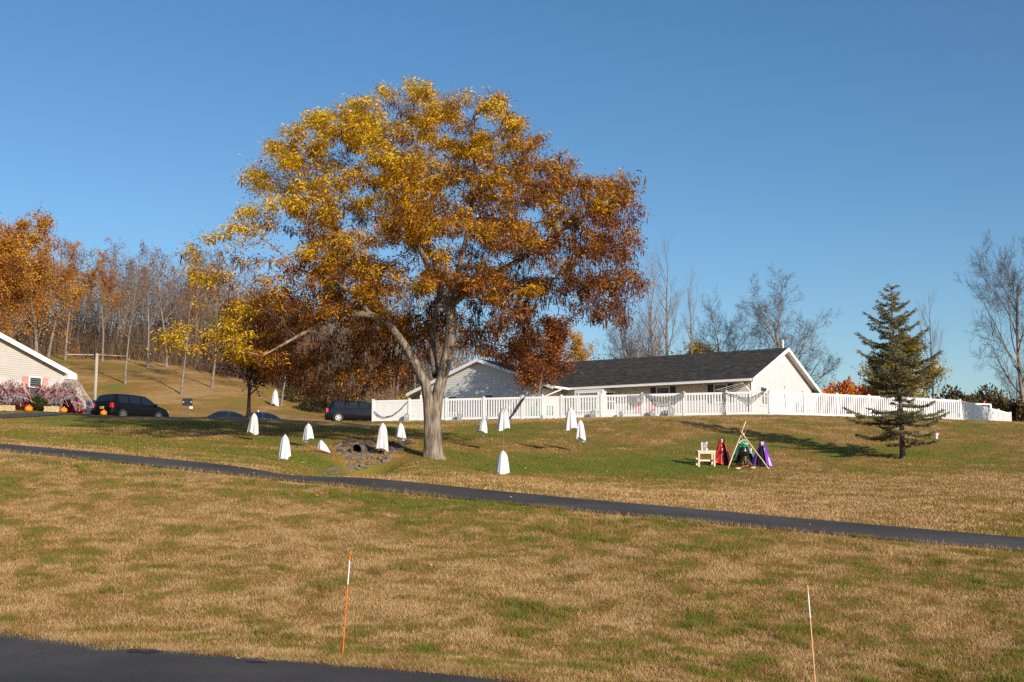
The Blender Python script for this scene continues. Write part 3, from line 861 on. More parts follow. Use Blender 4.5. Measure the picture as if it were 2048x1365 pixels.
# ------------------------------------------------------------------ picket fences
PK = MB(); PK.box((0, 0, 0.70), (0.098, 0.022, 1.26)); PKM = PK.mesh('picket', M_VINYL)
PB = MB(); PB.box((0, 0, 0.70), (0.148, 0.022, 1.26)); PBM = PB.mesh('board', M_VINYL)
PO = MB(); PO.box((0, 0, 0.69), (0.13, 0.13, 1.54)); PO.box((0, 0, 1.472), (0.165, 0.165, 0.025)); PO.add([(-.08, -.08, 1.485), (.08, -.08, 1.485), (.08, .08, 1.485), (-.08, .08, 1.485), (0, 0, 1.54)], [(0, 1, 4), (1, 2, 4), (2, 3, 4), (3, 0, 4)])
POM = PO.mesh('post', M_VINYL)
def fence(name, A, B, panels, solid, label, npk=14, zA=None, zB=None, last_post=True, first_post=True):
    A3, B3 = Vector((A.x, A.y, 0)), Vector((B.x, B.y, 0))
    d = (B3 - A3).normalized(); ang = math.atan2(d.y, d.x)
    zA = H(A.x, A.y) if zA is None else zA
    zB = H(B.x, B.y) if zB is None else zB
    root = thing(name, Vector((A.x, A.y, zA)), 0, label, 'fence')
    L = (B3 - A3).length / panels
    def base_at(s):
        q = d * s
        t = s / (L * panels)
        return Vector((q.x, q.y, (zB - zA) * t))
    for i in range(panels + 1):
        if (i == panels and not last_post) or (i == 0 and not first_post):
            continue
        o = link('post', POM, root); o.location = base_at(i * L); o.rotation_euler.z = ang
    for i in range(panels):
        a, b = base_at(i * L), base_at((i + 1) * L)
        for nm, zz in (('top_rail', 1.365), ('bottom_rail', 0.14)):
            rm = MB(); rm.bar(a + d * 0.065 + UP * zz, b - d * 0.065 + UP * zz, 0.045, 0.135); rm.build(nm, M_VINYL, root)
        k_ = 15 if i in solid else npk
        for j in range(k_):
            s = i * L + 0.065 + (L - 0.13) * (j + 0.5) / k_
            o = link('board' if i in solid else 'picket', PBM if i in solid else PKM, root)
            o.location = base_at(s); o.rotation_euler.z = ang + random.Random(i * 40 + j).uniform(-0.03, 0.03)
    return root
fence('picket_fence', FENCE_A, FENCE_B, 10, (0, 1), 'white picket fence run across the top of the lawn, facing the viewer', zA=6.08, zB=6.08)
fence('picket_fence', FENCE_B, FENCE_C, 6, (), 'sunlit white picket fence run from the corner towards the spruce tree', zA=6.08, zB=5.97, first_post=False)
fence('picket_fence', FENCE_C, FENCE_D, 4, (), 'last shaded white fence run stepping down beside the dark hedge', zA=5.97, zB=5.62, first_post=False)
# ------------------------------------------------------------------ trees: shared machinery
from mathutils import noise as mnoise
def bark(name, lo, mid, hi, scale=9.0, vert=0.16, bump=0.7, bscale=1.0, dist=0.05):
    m, t, b = nodes(name, 0.92)
    b.inputs['Specular IOR Level'].default_value = 0.1
    ge = N(t, 'ShaderNodeTexCoord'); mp = N(t, 'ShaderNodeMapping'); mp.inputs['Scale'].default_value = (1, 1, vert)
    t.links.new(ge.outputs['Object'], mp.inputs[0])
    nz = N(t, 'ShaderNodeTexNoise'); nz.inputs['Scale'].default_value = scale; nz.inputs['Detail'].default_value = 7; nz.inputs['Roughness'].default_value = 0.7
    n2 = N(t, 'ShaderNodeTexNoise'); n2.inputs['Scale'].default_value = 1.8; n2.inputs['Detail'].default_value = 4
    t.links.new(mp.outputs[0], nz.inputs['Vector']); t.links.new(ge.outputs['Object'], n2.inputs['Vector'])
    r = ramp(t, [(0.33, lo), (0.5, mid), (0.66, hi)])
    t.links.new(nz.outputs[0], r.inputs[0])
    r2 = ramp(t, [(0.3, (0.72, 0.7, 0.68)), (0.7, (1.2, 1.2, 1.18))]); t.links.new(n2.outputs[0], r2.inputs[0])
    mx = N(t, 'ShaderNodeMix', data_type='RGBA', blend_type='MULTIPLY'); mx.inputs[0].default_value = 1
    t.links.new(r.outputs[0], mx.inputs[6]); t.links.new(r2.outputs[0], mx.inputs[7]); t.links.new(mx.outputs[2], b.inputs['Base Color'])
    bp = N(t, 'ShaderNodeBump'); bp.inputs['Strength'].default_value = bump; bp.inputs['Distance'].default_value = dist
    t.links.new(nz.outputs[0], bp.inputs['Height']); t.links.new(bp.outputs[0], b.inputs['Normal'])
    return m
M_BARK = bark('locust_bark', (0.055, 0.042, 0.034), (0.20, 0.16, 0.128), (0.36, 0.31, 0.26), 11, 0.14, 0.9, dist=0.06)
M_BARKG = bark('grey_bark', (0.10, 0.08, 0.066), (0.21, 0.175, 0.15), (0.34, 0.295, 0.26), 10, 0.3)
M_BARKD = bark('dark_bark', (0.045, 0.035, 0.03), (0.10, 0.08, 0.065), (0.17, 0.14, 0.12), 10, 0.3)
M_TWIG = plain('twigs', (0.235, 0.185, 0.155), 0.9, 0.3, 3)
M_TWIGD = plain('dark_twigs', (0.10, 0.085, 0.08), 0.9, 0.3, 3)

def tubes(chains, nside):
    """chains: list of (points (m,3), radii (m)); returns V, F"""
    Vs, Fs, o = [], [], 0
    ang = np.arange(nside) * 2 * math.pi / nside
    ca, sa = np.cos(ang), np.sin(ang)
    for P, r in chains:
        P = np.asarray(P, float); r = np.asarray(r, float); m = len(P)
        T = np.empty_like(P); T[1:-1] = P[2:] - P[:-2]; T[0] = P[1] - P[0]; T[-1] = P[-1] - P[-2]
        T /= np.linalg.norm(T, axis=1)[:, None] + 1e-9
        ref = np.array([0.31, 0.92, 0.12])
        S = np.cross(T, ref); l = np.linalg.norm(S, axis=1); S[l < 0.08] = np.cross(T[l < 0.08], (1.0, 0, 0)); S /= np.linalg.norm(S, axis=1)[:, None] + 1e-9
        U = np.cross(S, T)
        ring = P[:, None, :] + (S[:, None, :] * ca[None, :, None] + U[:, None, :] * sa[None, :, None]) * r[:, None, None]
        Vs.append(ring.reshape(-1, 3))
        a = (np.arange(m - 1)[:, None] * nside + np.arange(nside)[None, :])
        b = (np.arange(m - 1)[:, None] * nside + (np.arange(nside)[None, :] + 1) % nside)
        Fs.append(np.stack([a, b, b + nside, a + nside], -1).reshape(-1, 4) + o)
        o += m * nside
    return np.concatenate(Vs), np.concatenate(Fs)
def tube_mesh(name, groups, mat, smooth=True):
    """groups: list of (chains, sides)"""
    Vs, Fs, o = [], [], 0
    for ch, ns in groups:
        if not ch:
            continue
        V_, F_ = tubes(ch, ns)
        Vs.append(V_); Fs.append(F_ + o); o += len(V_)
    return npmesh(name, np.concatenate(Vs), np.concatenate(Fs), mat, smooth=smooth)

def rot_about(d, ang, rr):
    """turn d by ang about a random axis square to it"""
    ax = d.orthogonal().normalized()
    ax.rotate(Matrix.Rotation(rr.random() * 2 * math.pi, 3, d))
    q = d.copy(); q.rotate(Matrix.Rotation(ang, 3, ax))
    return q
def grow(rr, start, d, L, r, lvl, out, cfg):
    """recursive limb: out[lvl] collects (points, radii)"""
    n = max(3, int(cfg['seg'][lvl]))
    p = start.copy(); d = d.normalized()
    pts, rad = [p.copy()], [r]
    dirs = [d.copy()]
    for i in range(n):
        d = (d + Vector((rr.gauss(0, 1), rr.gauss(0, 1), rr.gauss(0, 1))) * cfg['wob'][lvl] + UP * cfg['up'][lvl]).normalized()
        p = p + d * (L / n)
        pts.append(p.copy()); dirs.append(d.copy())
        rad.append(r * (1 - (1 - cfg['tip'][lvl]) * (i + 1) / n))
    out[lvl].append((np.array([tuple(q) for q in pts]), np.array(rad)))
    if lvl + 1 < len(cfg['seg']):
        k = cfg['kids'][lvl]
        k = rr.randint(int(k * 0.8), int(math.ceil(k * 1.2)))
        t0 = cfg['from'][lvl]
        for j in range(k):
            t = t0 + (1 - t0) * ((j + rr.random()) / k)
            x = t * n; i = min(int(x), n - 1); f = x - i
            sp = pts[i].lerp(pts[i + 1], f)
            dd = rot_about(dirs[i], R(cfg['ang'][lvl]) * (0.75 + 0.5 * rr.random()), rr)
            if cfg.get('flat'):
                dd.z *= cfg['flat']; dd.normalize()
            ll = L * cfg['len'][lvl] * (1.15 - cfg['taper'][lvl] * t) * (0.75 + 0.5 * rr.random())
            grow(rr, sp, dd, ll, max(0.006, rad[i] * cfg['rr'][lvl]), lvl + 1, out, cfg)
CFG_WOOD = dict(seg=[9, 5, 4, 3], wob=[0.05, 0.14, 0.2, 0.25], up=[0.05, 0.10, 0.08, 0.05], tip=[0.18, 0.2, 0.3, 0.5], kids=[15, 7, 6], ang=[46, 42, 45],
                len=[0.36, 0.5, 0.5], taper=[0.75, 0.5, 0.5], rr=[0.42, 0.5, 0.5])
CFG_WOOD['from'] = [0.38, 0.2, 0.15]
CFG_POPLAR = dict(seg=[10, 6, 4, 3], wob=[0.035, 0.07, 0.14, 0.2], up=[0.05, 0.16, 0.12, 0.08], tip=[0.12, 0.2, 0.3, 0.5], kids=[24, 8, 6], ang=[33, 30, 35],
                  len=[0.33, 0.45, 0.45], taper=[0.7, 0.5, 0.5], rr=[0.4, 0.5, 0.5])
CFG_POPLAR['from'] = [0.22, 0.15, 0.15]
CFG_SPREAD = dict(seg=[7, 7, 5, 4, 3], wob=[0.05, 0.10, 0.16, 0.2, 0.25], up=[0.04, 0.07, 0.05, 0.04, 0.03], tip=[0.3, 0.15, 0.2, 0.3, 0.5], kids=[13, 9, 8, 7], ang=[40, 40, 42, 42],
                  len=[0.62, 0.45, 0.5, 0.5], taper=[0.55, 0.5, 0.5, 0.5], rr=[0.42, 0.4, 0.42, 0.5])
CFG_SPREAD['from'] = [0.25, 0.2, 0.15, 0.15]
CFG_MAPLE = dict(seg=[7, 6, 4, 3], wob=[0.05, 0.1, 0.18, 0.25], up=[0.04, 0.12, 0.08, 0.03], tip=[0.2, 0.2, 0.3, 0.5], kids=[16, 9, 6], ang=[48, 40, 45],
                 len=[0.5, 0.42, 0.45], taper=[0.75, 0.5, 0.5], rr=[0.4, 0.5, 0.5])
CFG_MAPLE['from'] = [0.22, 0.15, 0.1]
def bare_tree(seed, height, r, cfg, stems=1, lean=0.0, spread=0.25):
    rr = random.Random(seed)
    out = [[] for _ in cfg['seg']]
    for s in range(stems):
        a = rr.random() * 6.28
        d = Vector((math.cos(a) * spread * (stems > 1) + lean, math.sin(a) * spread * (stems > 1), 1))
        st = Vector((math.cos(a) * 0.4 * (stems > 1), math.sin(a) * 0.4 * (stems > 1), -0.15))
        hh = height * (1 if s == 0 else rr.uniform(0.7, 0.95))
        grow(rr, st, d, hh, r * (1 if s == 0 else rr.uniform(0.6, 0.9)), 0, out, cfg)
    P0, r0 = out[0][0]
    r0[0] *= 1.35
    return out
def tips(out, lv, n, rg, jit):
    """random places along the finest twigs"""
    segs = [c[0] for l in lv for c in out[l]]
    k = rg.integers(0, len(segs), n)
    t = rg.random(n)
    P = np.array([segs[i][0] * 0 + segs[i][min(len(segs[i]) - 1, int(u * len(segs[i])))] for i, u in zip(k, t)])[:, :] if False else np.array([segs[i][min(len(segs[i]) - 1, int(u * len(segs[i])))] for i, u in zip(k, t)])
    return P + rg.normal(0, jit, P.shape)
class Kind:
    """meshes of one tree kind, shared by its copies"""
    def __init__(self, name, out, barkm, twigm, leaves=None):
        self.name = name
        big = out[0] + out[1]
        self.trunk = tube_mesh('trunk', [(out[0], 8), (out[1], 5)], barkm)
        self.crown = tube_mesh('crown', [(out[2], 3)] + [(c, 3) for c in out[3:]], twigm)
        self.foliage = None
        if leaves:
            n, size, mat, jit, tfn, seed, ratio = leaves
            rg = np.random.default_rng(seed)
            P = tips(out, range(max(1, len(out) - 2), len(out)), n, rg, jit)
            tn = np.clip(tfn(P, rg), 0, 1)
            self.foliage = leaf_quads(P, size, tn, 'foliage', mat, ratio=ratio, droop=0.3, seed=seed)
    def put(self, p, rz, sc, label, cat='tree', group=None, tilt=0.0, name=None):
        o = thing(name or self.name, p, rz, label, cat, group)
        o.scale = (sc, sc, sc) if not hasattr(sc, '__len__') else sc
        o.rotation_euler = (0, tilt, rz)
        link('trunk', self.trunk, o); link('crown', self.crown, o)
        if self.foliage:
            link('foliage', self.foliage, o)
        return o

# ------------------------------------------------------------------ the big honey locust on the lawn
def poly_in(poly, x, y):
    c = False; n_ = len(poly)
    for i in range(n_):
        x1, y1 = poly[i]; x2, y2 = poly[(i + 1) % n_]
        if (y1 > y) != (y2 > y) and x < (x2 - x1) * (y - y1) / (y2 - y1) + x1:
            c = not c
    return c
LY = 43.0
def limb(pts):
    return [(at(a, b, y), r * 0.80) for a, b, y, r in pts]
L_RIGHT = limb([(870, 926, 43.05, .40), (869, 905, 43.05, .345), (868, 880, 43.05, .33), (869, 840, 43.05, .30), (875, 790, 43.05, .27), (888, 740, 43, .25), (898, 695, 43, .235), (903, 650, 43, .22), (900, 608, 43, .215)])
L_LEFT = limb([(862, 926, 42.95, .33), (861, 905, 42.95, .29), (860, 860, 42.9, .265), (857, 805, 42.85, .235), (851, 768, 42.85, .215), (828, 722, 42.6, .19), (803, 682, 42.3, .175), (778, 648, 42.0, .165), (742, 630, 41.8, .15), (700, 627, 41.6, .135), (655, 642, 41.3, .10), (608, 666, 41.0, .075), (565, 690, 40.8, .05), (525, 712, 40.6, .03)])
L_MID = limb([(872, 752, 43.2, .17), (865, 705, 43.8, .155), (866, 655, 44.2, .14), (876, 608, 44.6, .125), (880, 560, 45.0, .10), (862, 505, 45.6, .08), (850, 440, 46, .06)])
L_R1 = limb([(900, 608, 43, .19), (882, 578, 43, .16), (862, 545, 43, .14), (840, 500, 43.2, .12), (820, 440, 43.3, .1), (802, 370, 43.5, .075), (790, 300, 43.6, .05)])
L_R2 = limb([(900, 608, 43, .19), (906, 572, 43.3, .155), (920, 530, 43.7, .135), (932, 480, 44, .115), (942, 420, 44.2, .09), (950, 340, 44.2, .065), (942, 260, 44, .04)])
L_R3 = limb([(901, 612, 42.95, .19), (928, 588, 42.7, .15), (966, 560, 42.4, .135), (1012, 535, 42, .115), (1062, 506, 41.8, .095), (1112, 470, 41.6, .075), (1168, 432, 41.4, .05)])
L_R4 = limb([(928, 588, 42.7, .11), (985, 578, 43.4, .085), (1050, 562, 44, .07), (1122, 556, 44.4, .055), (1190, 572, 44.6, .035)])
L_R5 = limb([(899, 694, 42.85, .06), (930, 692, 42.4, .032), (962, 690, 42.2, .024), (988, 704, 42.0, .014)])
L_L2 = limb([(742, 630, 41.8, .10), (706, 588, 41.4, .085), (660, 556, 41.0, .07), (600, 540, 40.6, .05)])
L_L3 = limb([(803, 682, 42.3, .10), (772, 628, 43.2, .085), (742, 570, 44, .07), (700, 500, 44.6, .055), (650, 430, 45, .04)])
L_L4 = limb([(525, 712, 40.6, .028), (480, 700, 40.4, .02), (430, 690, 40.2, .012)])
rng_l = random.Random(11)
POLY_M = [(488, 340), (520, 310), (545, 265), (625, 212), (700, 200), (760, 180), (812, 160), (826, 150), (845, 165), (880, 182), (930, 180), (1000, 180), (1045, 225), (1065, 290), (1095, 312), (1145, 322), (1200, 355), (1265, 352), (1248, 400), (1272, 450), (1262, 500), (1285, 560), (1245, 600), (1255, 655), (1215, 640), (1160, 600), (1090, 610), (1040, 640), (985, 625), (940, 585), (880, 560), (800, 590), (740, 600), (690, 585), (640, 600), (598, 570), (605, 480), (640, 430), (560, 445), (505, 398)]
POLY_L = [(370, 520), (385, 478), (440, 456), (530, 478), (545, 500), (600, 520), (700, 560), (745, 610), (690, 640), (610, 640), (520, 605), (470, 645), (490, 700), (430, 750), (330, 735), (305, 668), (350, 632), (420, 650), (470, 640), (440, 600), (385, 560)]
POLY_B = [(420, 650), (520, 580), (640, 580), (720, 600), (840, 640), (930, 610), (1010, 640), (1100, 640), (1080, 690), (1010, 735), (960, 700), (920, 690), (830, 700), (790, 745), (740, 785), (690, 800), (600, 780), (520, 760), (450, 720)]
def samples(poly, n, depth, seed, thr, sc=0.42):
    rr = random.Random(seed)
    xs, ys = [p[0] for p in poly], [p[1] for p in poly]
    out = []
    tries = 0
    while len(out) < n and tries < n * 60:
        tries += 1
        a, b = rr.uniform(min(xs), max(xs)), rr.uniform(min(ys), max(ys))
        if not poly_in(poly, a, b):
            continue
        q = at(a, b + (18 * max(0.0, 1 - abs(b - 150) / 200.0)), depth(a, b, rr))
        if mnoise.noise(Vector((q.x * sc, q.y * sc, q.z * sc * 2.5 + 7.3))) < thr:
            continue
        out.append(q)
    return out
def dep_m(a, b, rr):
    e = 1 - ((a - 885) / 410) ** 2
    e2 = 1 - ((b - 440) / 310) ** 2
    hd = 5.6 * math.sqrt(max(0.03, e)) * math.sqrt(max(0.05, e2))
    t = rr.uniform(-1, 1)
    t = math.copysign(abs(t) ** 0.75, t)
    return LY + t * hd
att = samples(POLY_M, 4300, dep_m, 5, -0.02)
att += samples(POLY_L, 560, lambda a, b, rr: 40.6 + rr.uniform(-1.8, 2.2) * (0.5 + (a - 300) / 700), 6, 0.04)
att += samples(POLY_B, 1900, lambda a, b, rr: 46.6 + rr.uniform(-2.0, 2.8), 8, -0.2)
POLY_R = [(1130, 560), (1285, 545), (1262, 668), (1205, 655), (1120, 625)]
att += samples(POLY_R, 170, lambda a, b, rr: 42.6 + rr.uniform(-2.0, 2.0), 9, -0.3)
_sp = random.Random(12)
for a_, b_ in ((500, 335), (492, 350), (540, 268), (585, 240), (632, 205), (690, 192), (770, 172), (826, 148), (900, 172), (942, 172), (1002, 172), (1058, 228), (1092, 300), (1152, 312), (1210, 346), (1272, 346), (1282, 408), (1280, 470), (1290, 540), (512, 405), (540, 440), (1075, 262), (1120, 318), (470, 455), (372, 500)):
    for _ in range(7):
        att.append(at(a_ + _sp.gauss(0, 9), b_ + 16 + _sp.gauss(0, 7), LY - 1.2 + _sp.gauss(0, 1.0)))
# nodes of the hand-laid limbs
npos, npar, nrad = [], [], []
def add_limb(L_, parent_of_first=None, step=0.25):
    idx = []
    for i in range(len(L_) - 1):
        a, ra = L_[i]; b, rb = L_[i + 1]
        k = max(1, int((b - a).length / step))
        for j in range(k):
            t = j / k
            idx.append((a.lerp(b, t), ra + (rb - ra) * t))
    idx.append(L_[-1])
    prev = parent_of_first
    for p, r in idx:
        npos.append(p); npar.append(prev if prev is not None else -1); nrad.append(r)
        prev = len(npos) - 1
def near_node(p):
    return min(range(len(npos)), key=lambda i: (npos[i] - p).length_squared)
main_chains = []
for L_ in (L_RIGHT, L_LEFT, L_MID, L_R1, L_R2, L_R3, L_R4, L_R5, L_L2, L_L3, L_L4):
    s0 = len(npos)
    add_limb(L_, near_node(L_[0][0]) if npos else None)
    main_chains.append((s0, len(npos)))
n_main = len(npos)
alive = list(att)
STEP, INF, KILL = 0.30, 4.5, 0.42
new = list(range(n_main))
low_ok = [p.z > at(868, 700, LY).z - 0.2 or i > 9999 for i, p in enumerate(npos)]
best = [(None, 1e9)] * len(alive)
for it in range(75):
    if not alive:
        break
    kd = kdtree.KDTree(len(new))
    m_ = 0
    for i in new:
        if i < n_main and npos[i].z < at(868, 752, LY).z:
            continue
        kd.insert(npos[i], i); m_ += 1
    kd.balance()
    pull = {}
    nb = []
    for a_, (bi, bd_) in zip(alive, best):
        if m_:
            co, i, d_ = kd.find(a_)
            if i is not None and d_ < bd_:
                bi, bd_ = i, d_
        nb.append((bi, bd_))
        if bi is not None and bd_ < INF * (3 if it < 12 else 1):
            v_ = pull.setdefault(bi, Vector((0, 0, 0)))
            v_ += (a_ - npos[bi]).normalized()
    best = nb
    new = []
    for i, v_ in pull.items():
        if v_.length < 1e-4:
            continue
        d_ = (v_.normalized() + Vector((rng_l.gauss(0, .22), rng_l.gauss(0, .22), rng_l.gauss(0, .18) - 0.03))).normalized()
        q = npos[i] + d_ * STEP
        npos.append(q); npar.append(i); nrad.append(0.0); new.append(len(npos) - 1)
    if not new:
        break
    keep = []; kb = []
    kd2 = kdtree.KDTree(len(new))
    for i in new:
        kd2.insert(npos[i], i)
    kd2.balance()
    for a_, b_ in zip(alive, best):
        co, i, d_ = kd2.find(a_)
        if min(d_, b_[1]) < KILL:
            continue
        keep.append(a_); kb.append(b_)
    alive, best = keep, kb
NN = len(npos)
kids = [[] for _ in range(NN)]
for i in range(NN):
    if npar[i] >= 0:
        kids[npar[i]].append(i)
area = [0.0] * NN
for i in range(NN - 1, -1, -1):
    if not kids[i]:
        area[i] = 0.006 ** 2.2
    if npar[i] >= 0 and i >= n_main:
        area[npar[i]] += area[i] * 1.0
for i in range(n_main, NN):
    nrad[i] = min(0.09, max(0.007, area[i] ** (1 / 2.2)))
trunkc = []
for s0, s1 in main_chains:
    P_ = np.array([tuple(npos[i]) for i in range(s0, s1)]); r_ = np.array([nrad[i] for i in range(s0, s1)])
    wob = np.array([[mnoise.noise(Vector((a * 1.3, b * 1.3, c * 1.3))) for _ in range(1)][0] for a, b, c in P_])
    trunkc.append((P_, r_ * (1 + 0.09 * wob)))
brc = []
for i in range(NN):
    for c in kids[i]:
        if c < n_main:
            continue
        if i >= n_main and c == max([k for k in kids[i]], key=lambda k: nrad[k]):
            continue            # continues its parent's chain
        ch = [i, c]
        while kids[ch[-1]]:
            ch.append(max(kids[ch[-1]], key=lambda k: nrad[k]))
        r_ = [min(nrad[q], nrad[c]) for q in ch]; r_[0] = nrad[c]
        brc.append((np.array([tuple(npos[q]) for q in ch]), np.array(r_)))
lroot = npos[0].copy(); lroot.z = H(lroot.x, lroot.y)
locust = thing('honey_locust', lroot, 0, 'large spreading tree with yellow and rust leaves and hanging pods on the lawn', 'tree')
def rel(chs):
    o_ = np.array(tuple(lroot))
    return [(P_ - o_, r_) for P_, r_ in chs]
# thick stems get ridged bark relief
Vt, Ft = tubes(rel(trunkc[:3]), 28)
Vt2 = Vt.copy()
cen = []
for P_, r_ in rel(trunkc[:3]):
    cen.append(np.repeat(P_, 28, axis=0))
cen = np.concatenate(cen)
out_d = Vt - cen
angs = np.arctan2(out_d[:, 1], out_d[:, 0])
ridge = fbm(angs * 4.2 + Vt[:, 2] * 0.35, Vt[:, 2] * 1.1, 61, 3) - 0.5
low = np.clip(1 - Vt[:, 2] / 0.5, 0, 1) ** 2
Vt2 = cen + out_d * (1 + 0.16 * ridge + low * (0.22 + 0.25 * np.cos(angs * 5 + 0.6)))[:, None]
link('trunk', npmesh('trunk', Vt2, Ft, M_BARK, smooth=True), locust)
for ch in rel(trunkc[3:]):
    link('limb', tube_mesh('limb', [([ch], 12)], M_BARK), locust)
link('branches', tube_mesh('branches', [(rel([c for c in brc if c[1][0] > 0.03]), 6), (rel([c for c in brc if c[1][0] <= 0.03]), 3)], M_BARKG), locust)['kind'] = 'stuff'
# leaves: drooping feathery sprays round the thin twigs
rg = np.random.default_rng(21)
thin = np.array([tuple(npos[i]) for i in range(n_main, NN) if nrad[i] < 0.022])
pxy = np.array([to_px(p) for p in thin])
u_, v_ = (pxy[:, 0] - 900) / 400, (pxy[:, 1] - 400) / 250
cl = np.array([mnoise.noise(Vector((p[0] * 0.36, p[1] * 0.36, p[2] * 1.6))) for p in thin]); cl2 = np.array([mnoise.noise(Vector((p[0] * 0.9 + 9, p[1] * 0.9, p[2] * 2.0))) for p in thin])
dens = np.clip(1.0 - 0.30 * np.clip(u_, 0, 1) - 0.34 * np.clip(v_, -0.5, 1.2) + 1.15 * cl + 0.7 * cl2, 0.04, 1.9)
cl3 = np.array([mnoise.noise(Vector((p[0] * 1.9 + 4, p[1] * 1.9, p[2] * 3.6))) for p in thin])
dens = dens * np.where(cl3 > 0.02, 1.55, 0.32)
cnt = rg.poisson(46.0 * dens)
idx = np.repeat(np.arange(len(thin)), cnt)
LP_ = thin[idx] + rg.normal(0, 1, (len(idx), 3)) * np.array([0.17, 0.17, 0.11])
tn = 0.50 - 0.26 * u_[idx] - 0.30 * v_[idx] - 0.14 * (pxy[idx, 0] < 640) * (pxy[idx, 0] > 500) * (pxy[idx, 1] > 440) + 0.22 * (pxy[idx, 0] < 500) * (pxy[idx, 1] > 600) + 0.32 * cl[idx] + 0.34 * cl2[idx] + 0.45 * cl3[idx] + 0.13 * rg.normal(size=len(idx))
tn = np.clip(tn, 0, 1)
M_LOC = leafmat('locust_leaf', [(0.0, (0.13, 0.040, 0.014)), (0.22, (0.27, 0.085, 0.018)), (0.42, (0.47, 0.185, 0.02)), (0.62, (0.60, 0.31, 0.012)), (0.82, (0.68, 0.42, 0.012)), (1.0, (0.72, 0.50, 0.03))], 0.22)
def sprays(P, L, W, tint, name, mat, seed, droop=0.55):
    """narrow drooping leaves: two joined quads bending downwards"""
    r_ = np.random.default_rng(seed); n_ = len(P)
    a = r_.random(n_) * 2 * math.pi
    d = np.stack([np.cos(a), np.sin(a), r_.normal(0.05, 0.45, n_)], -1); d /= np.linalg.norm(d, axis=1)[:, None]
    ln = (L * (0.55 + 0.8 * r_.random(n_)))[:, None]
    s_ = np.cross(d, np.array([0, 0, 1.0]) + r_.normal(0, 0.6, (n_, 3))); s_ /= np.linalg.norm(s_, axis=1)[:, None] + 1e-9
    w_ = W * (0.7 + 0.6 * r_.random(n_))[:, None]
    mid = P + d * ln * 0.5; end = mid + (d * 0.75 + np.array([0, 0, -droop])) * ln * 0.5
    V_ = np.stack([P, mid + s_ * w_, end, mid - s_ * w_], 1)
    return npmesh(name, (V_).reshape(-1, 3), np.arange(4 * n_).reshape(n_, 4), mat, {'tint': np.repeat(tint, 4)})
o_ = np.array(tuple(lroot))
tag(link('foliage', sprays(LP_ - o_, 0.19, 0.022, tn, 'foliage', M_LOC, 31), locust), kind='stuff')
# seed pods in hanging bunches, multiplied to stand in for shade inside the crown
M_POD = leafmat('seed_pod', [(0, (0.055, 0.018, 0.012)), (1, (0.15, 0.05, 0.03))], 0.0, 0.5)
wgt = np.clip(0.62 + 0.42 * u_ + 0.25 * v_ + 0.9 * np.array([mnoise.noise(Vector(p) * 0.8 + Vector((3, 8, 2))) for p in thin]), 0, 1.3)
sel = np.where(rg.random(len(thin)) < 0.75 * wgt)[0]
pi_ = np.repeat(sel, rg.integers(4, 10, len(sel)))
PP = thin[pi_] + rg.normal(0, 1, (len(pi_), 3)) * np.array([0.10, 0.10, 0.08])
def pods(P, seed):
    r_ = np.random.default_rng(seed); n_ = len(P)
    a = r_.random(n_) * 6.28; L = 0.17 + 0.14 * r_.random(n_); b_ = r_.normal(0, 0.08, n_)
    sx, sy = np.cos(a), np.sin(a)
    rows = []
    for t, wv in ((0, 0.3), (0.35, 1.0), (0.7, 1.0), (1.0, 0.25)):
        cx_ = P[:, 0] + (b_ * math.sin(t * math.pi) + 0.02 * t) * sy * 2; cy_ = P[:, 1] - (b_ * math.sin(t * math.pi)) * sx * 2; cz_ = P[:, 2] - L * t
        for sg in (-1, 1):
            rows.append(np.stack([cx_ + sg * sx * 0.019 * wv, cy_ + sg * sy * 0.019 * wv, cz_], -1))
    V_ = np.stack(rows, 1)
    q = np.array([[0, 1, 3, 2], [2, 3, 5, 4], [4, 5, 7, 6]])
    F_ = (np.arange(n_)[:, None, None] * 8 + q[None]).reshape(-1, 4)
    return npmesh('seed_pods', V_.reshape(-1, 3), F_, M_POD, {'tint': np.repeat(r_.random(n_), 8)})
tag(link('seed_pods', pods(PP - o_, 5), locust), kind='stuff')
# ------------------------------------------------------------------ other trees
M_LORG = leafmat('orange_leaf', [(0, (0.16, 0.055, 0.018)), (0.35, (0.33, 0.12, 0.02)), (0.7, (0.50, 0.22, 0.025)), (1, (0.60, 0.36, 0.03))], 0.3)
M_LBRN = leafmat('brown_leaf', [(0, (0.08, 0.045, 0.022)), (0.5, (0.19, 0.09, 0.03)), (0.85, (0.36, 0.16, 0.035)), (1, (0.52, 0.30, 0.04))], 0.2)
M_LRUST = leafmat('rust_leaf', [(0, (0.075, 0.022, 0.012)), (0.45, (0.19, 0.055, 0.018)), (0.85, (0.33, 0.11, 0.025)), (1, (0.45, 0.19, 0.03))], 0.25)
M_LRED = leafmat('shade_red_leaf', [(0, (0.030, 0.010, 0.008)), (0.6, (0.065, 0.018, 0.011)), (1, (0.12, 0.04, 0.016))], 0.15)  # red leaf colour darkened, standing in for the locust's shade
M_LYEL = leafmat('yellow_green_leaf', [(0, (0.05, 0.055, 0.015)), (0.35, (0.16, 0.13, 0.02)), (0.65, (0.42, 0.26, 0.02)), (1, (0.58, 0.36, 0.02))], 0.3)
M_LSUM = leafmat('sumac_leaf', [(0, (0.22, 0.035, 0.012)), (0.5, (0.48, 0.10, 0.018)), (1, (0.60, 0.24, 0.025))], 0.3)
M_LGRN = leafmat('green_leaf', [(0, (0.018, 0.03, 0.010)), (0.6, (0.05, 0.075, 0.016)), (1, (0.13, 0.13, 0.03))], 0.25)
M_LBAR = leafmat('barberry_leaf', [(0, (0.05, 0.010, 0.010)), (0.5, (0.22, 0.018, 0.016)), (1, (0.50, 0.05, 0.03))], 0.25)
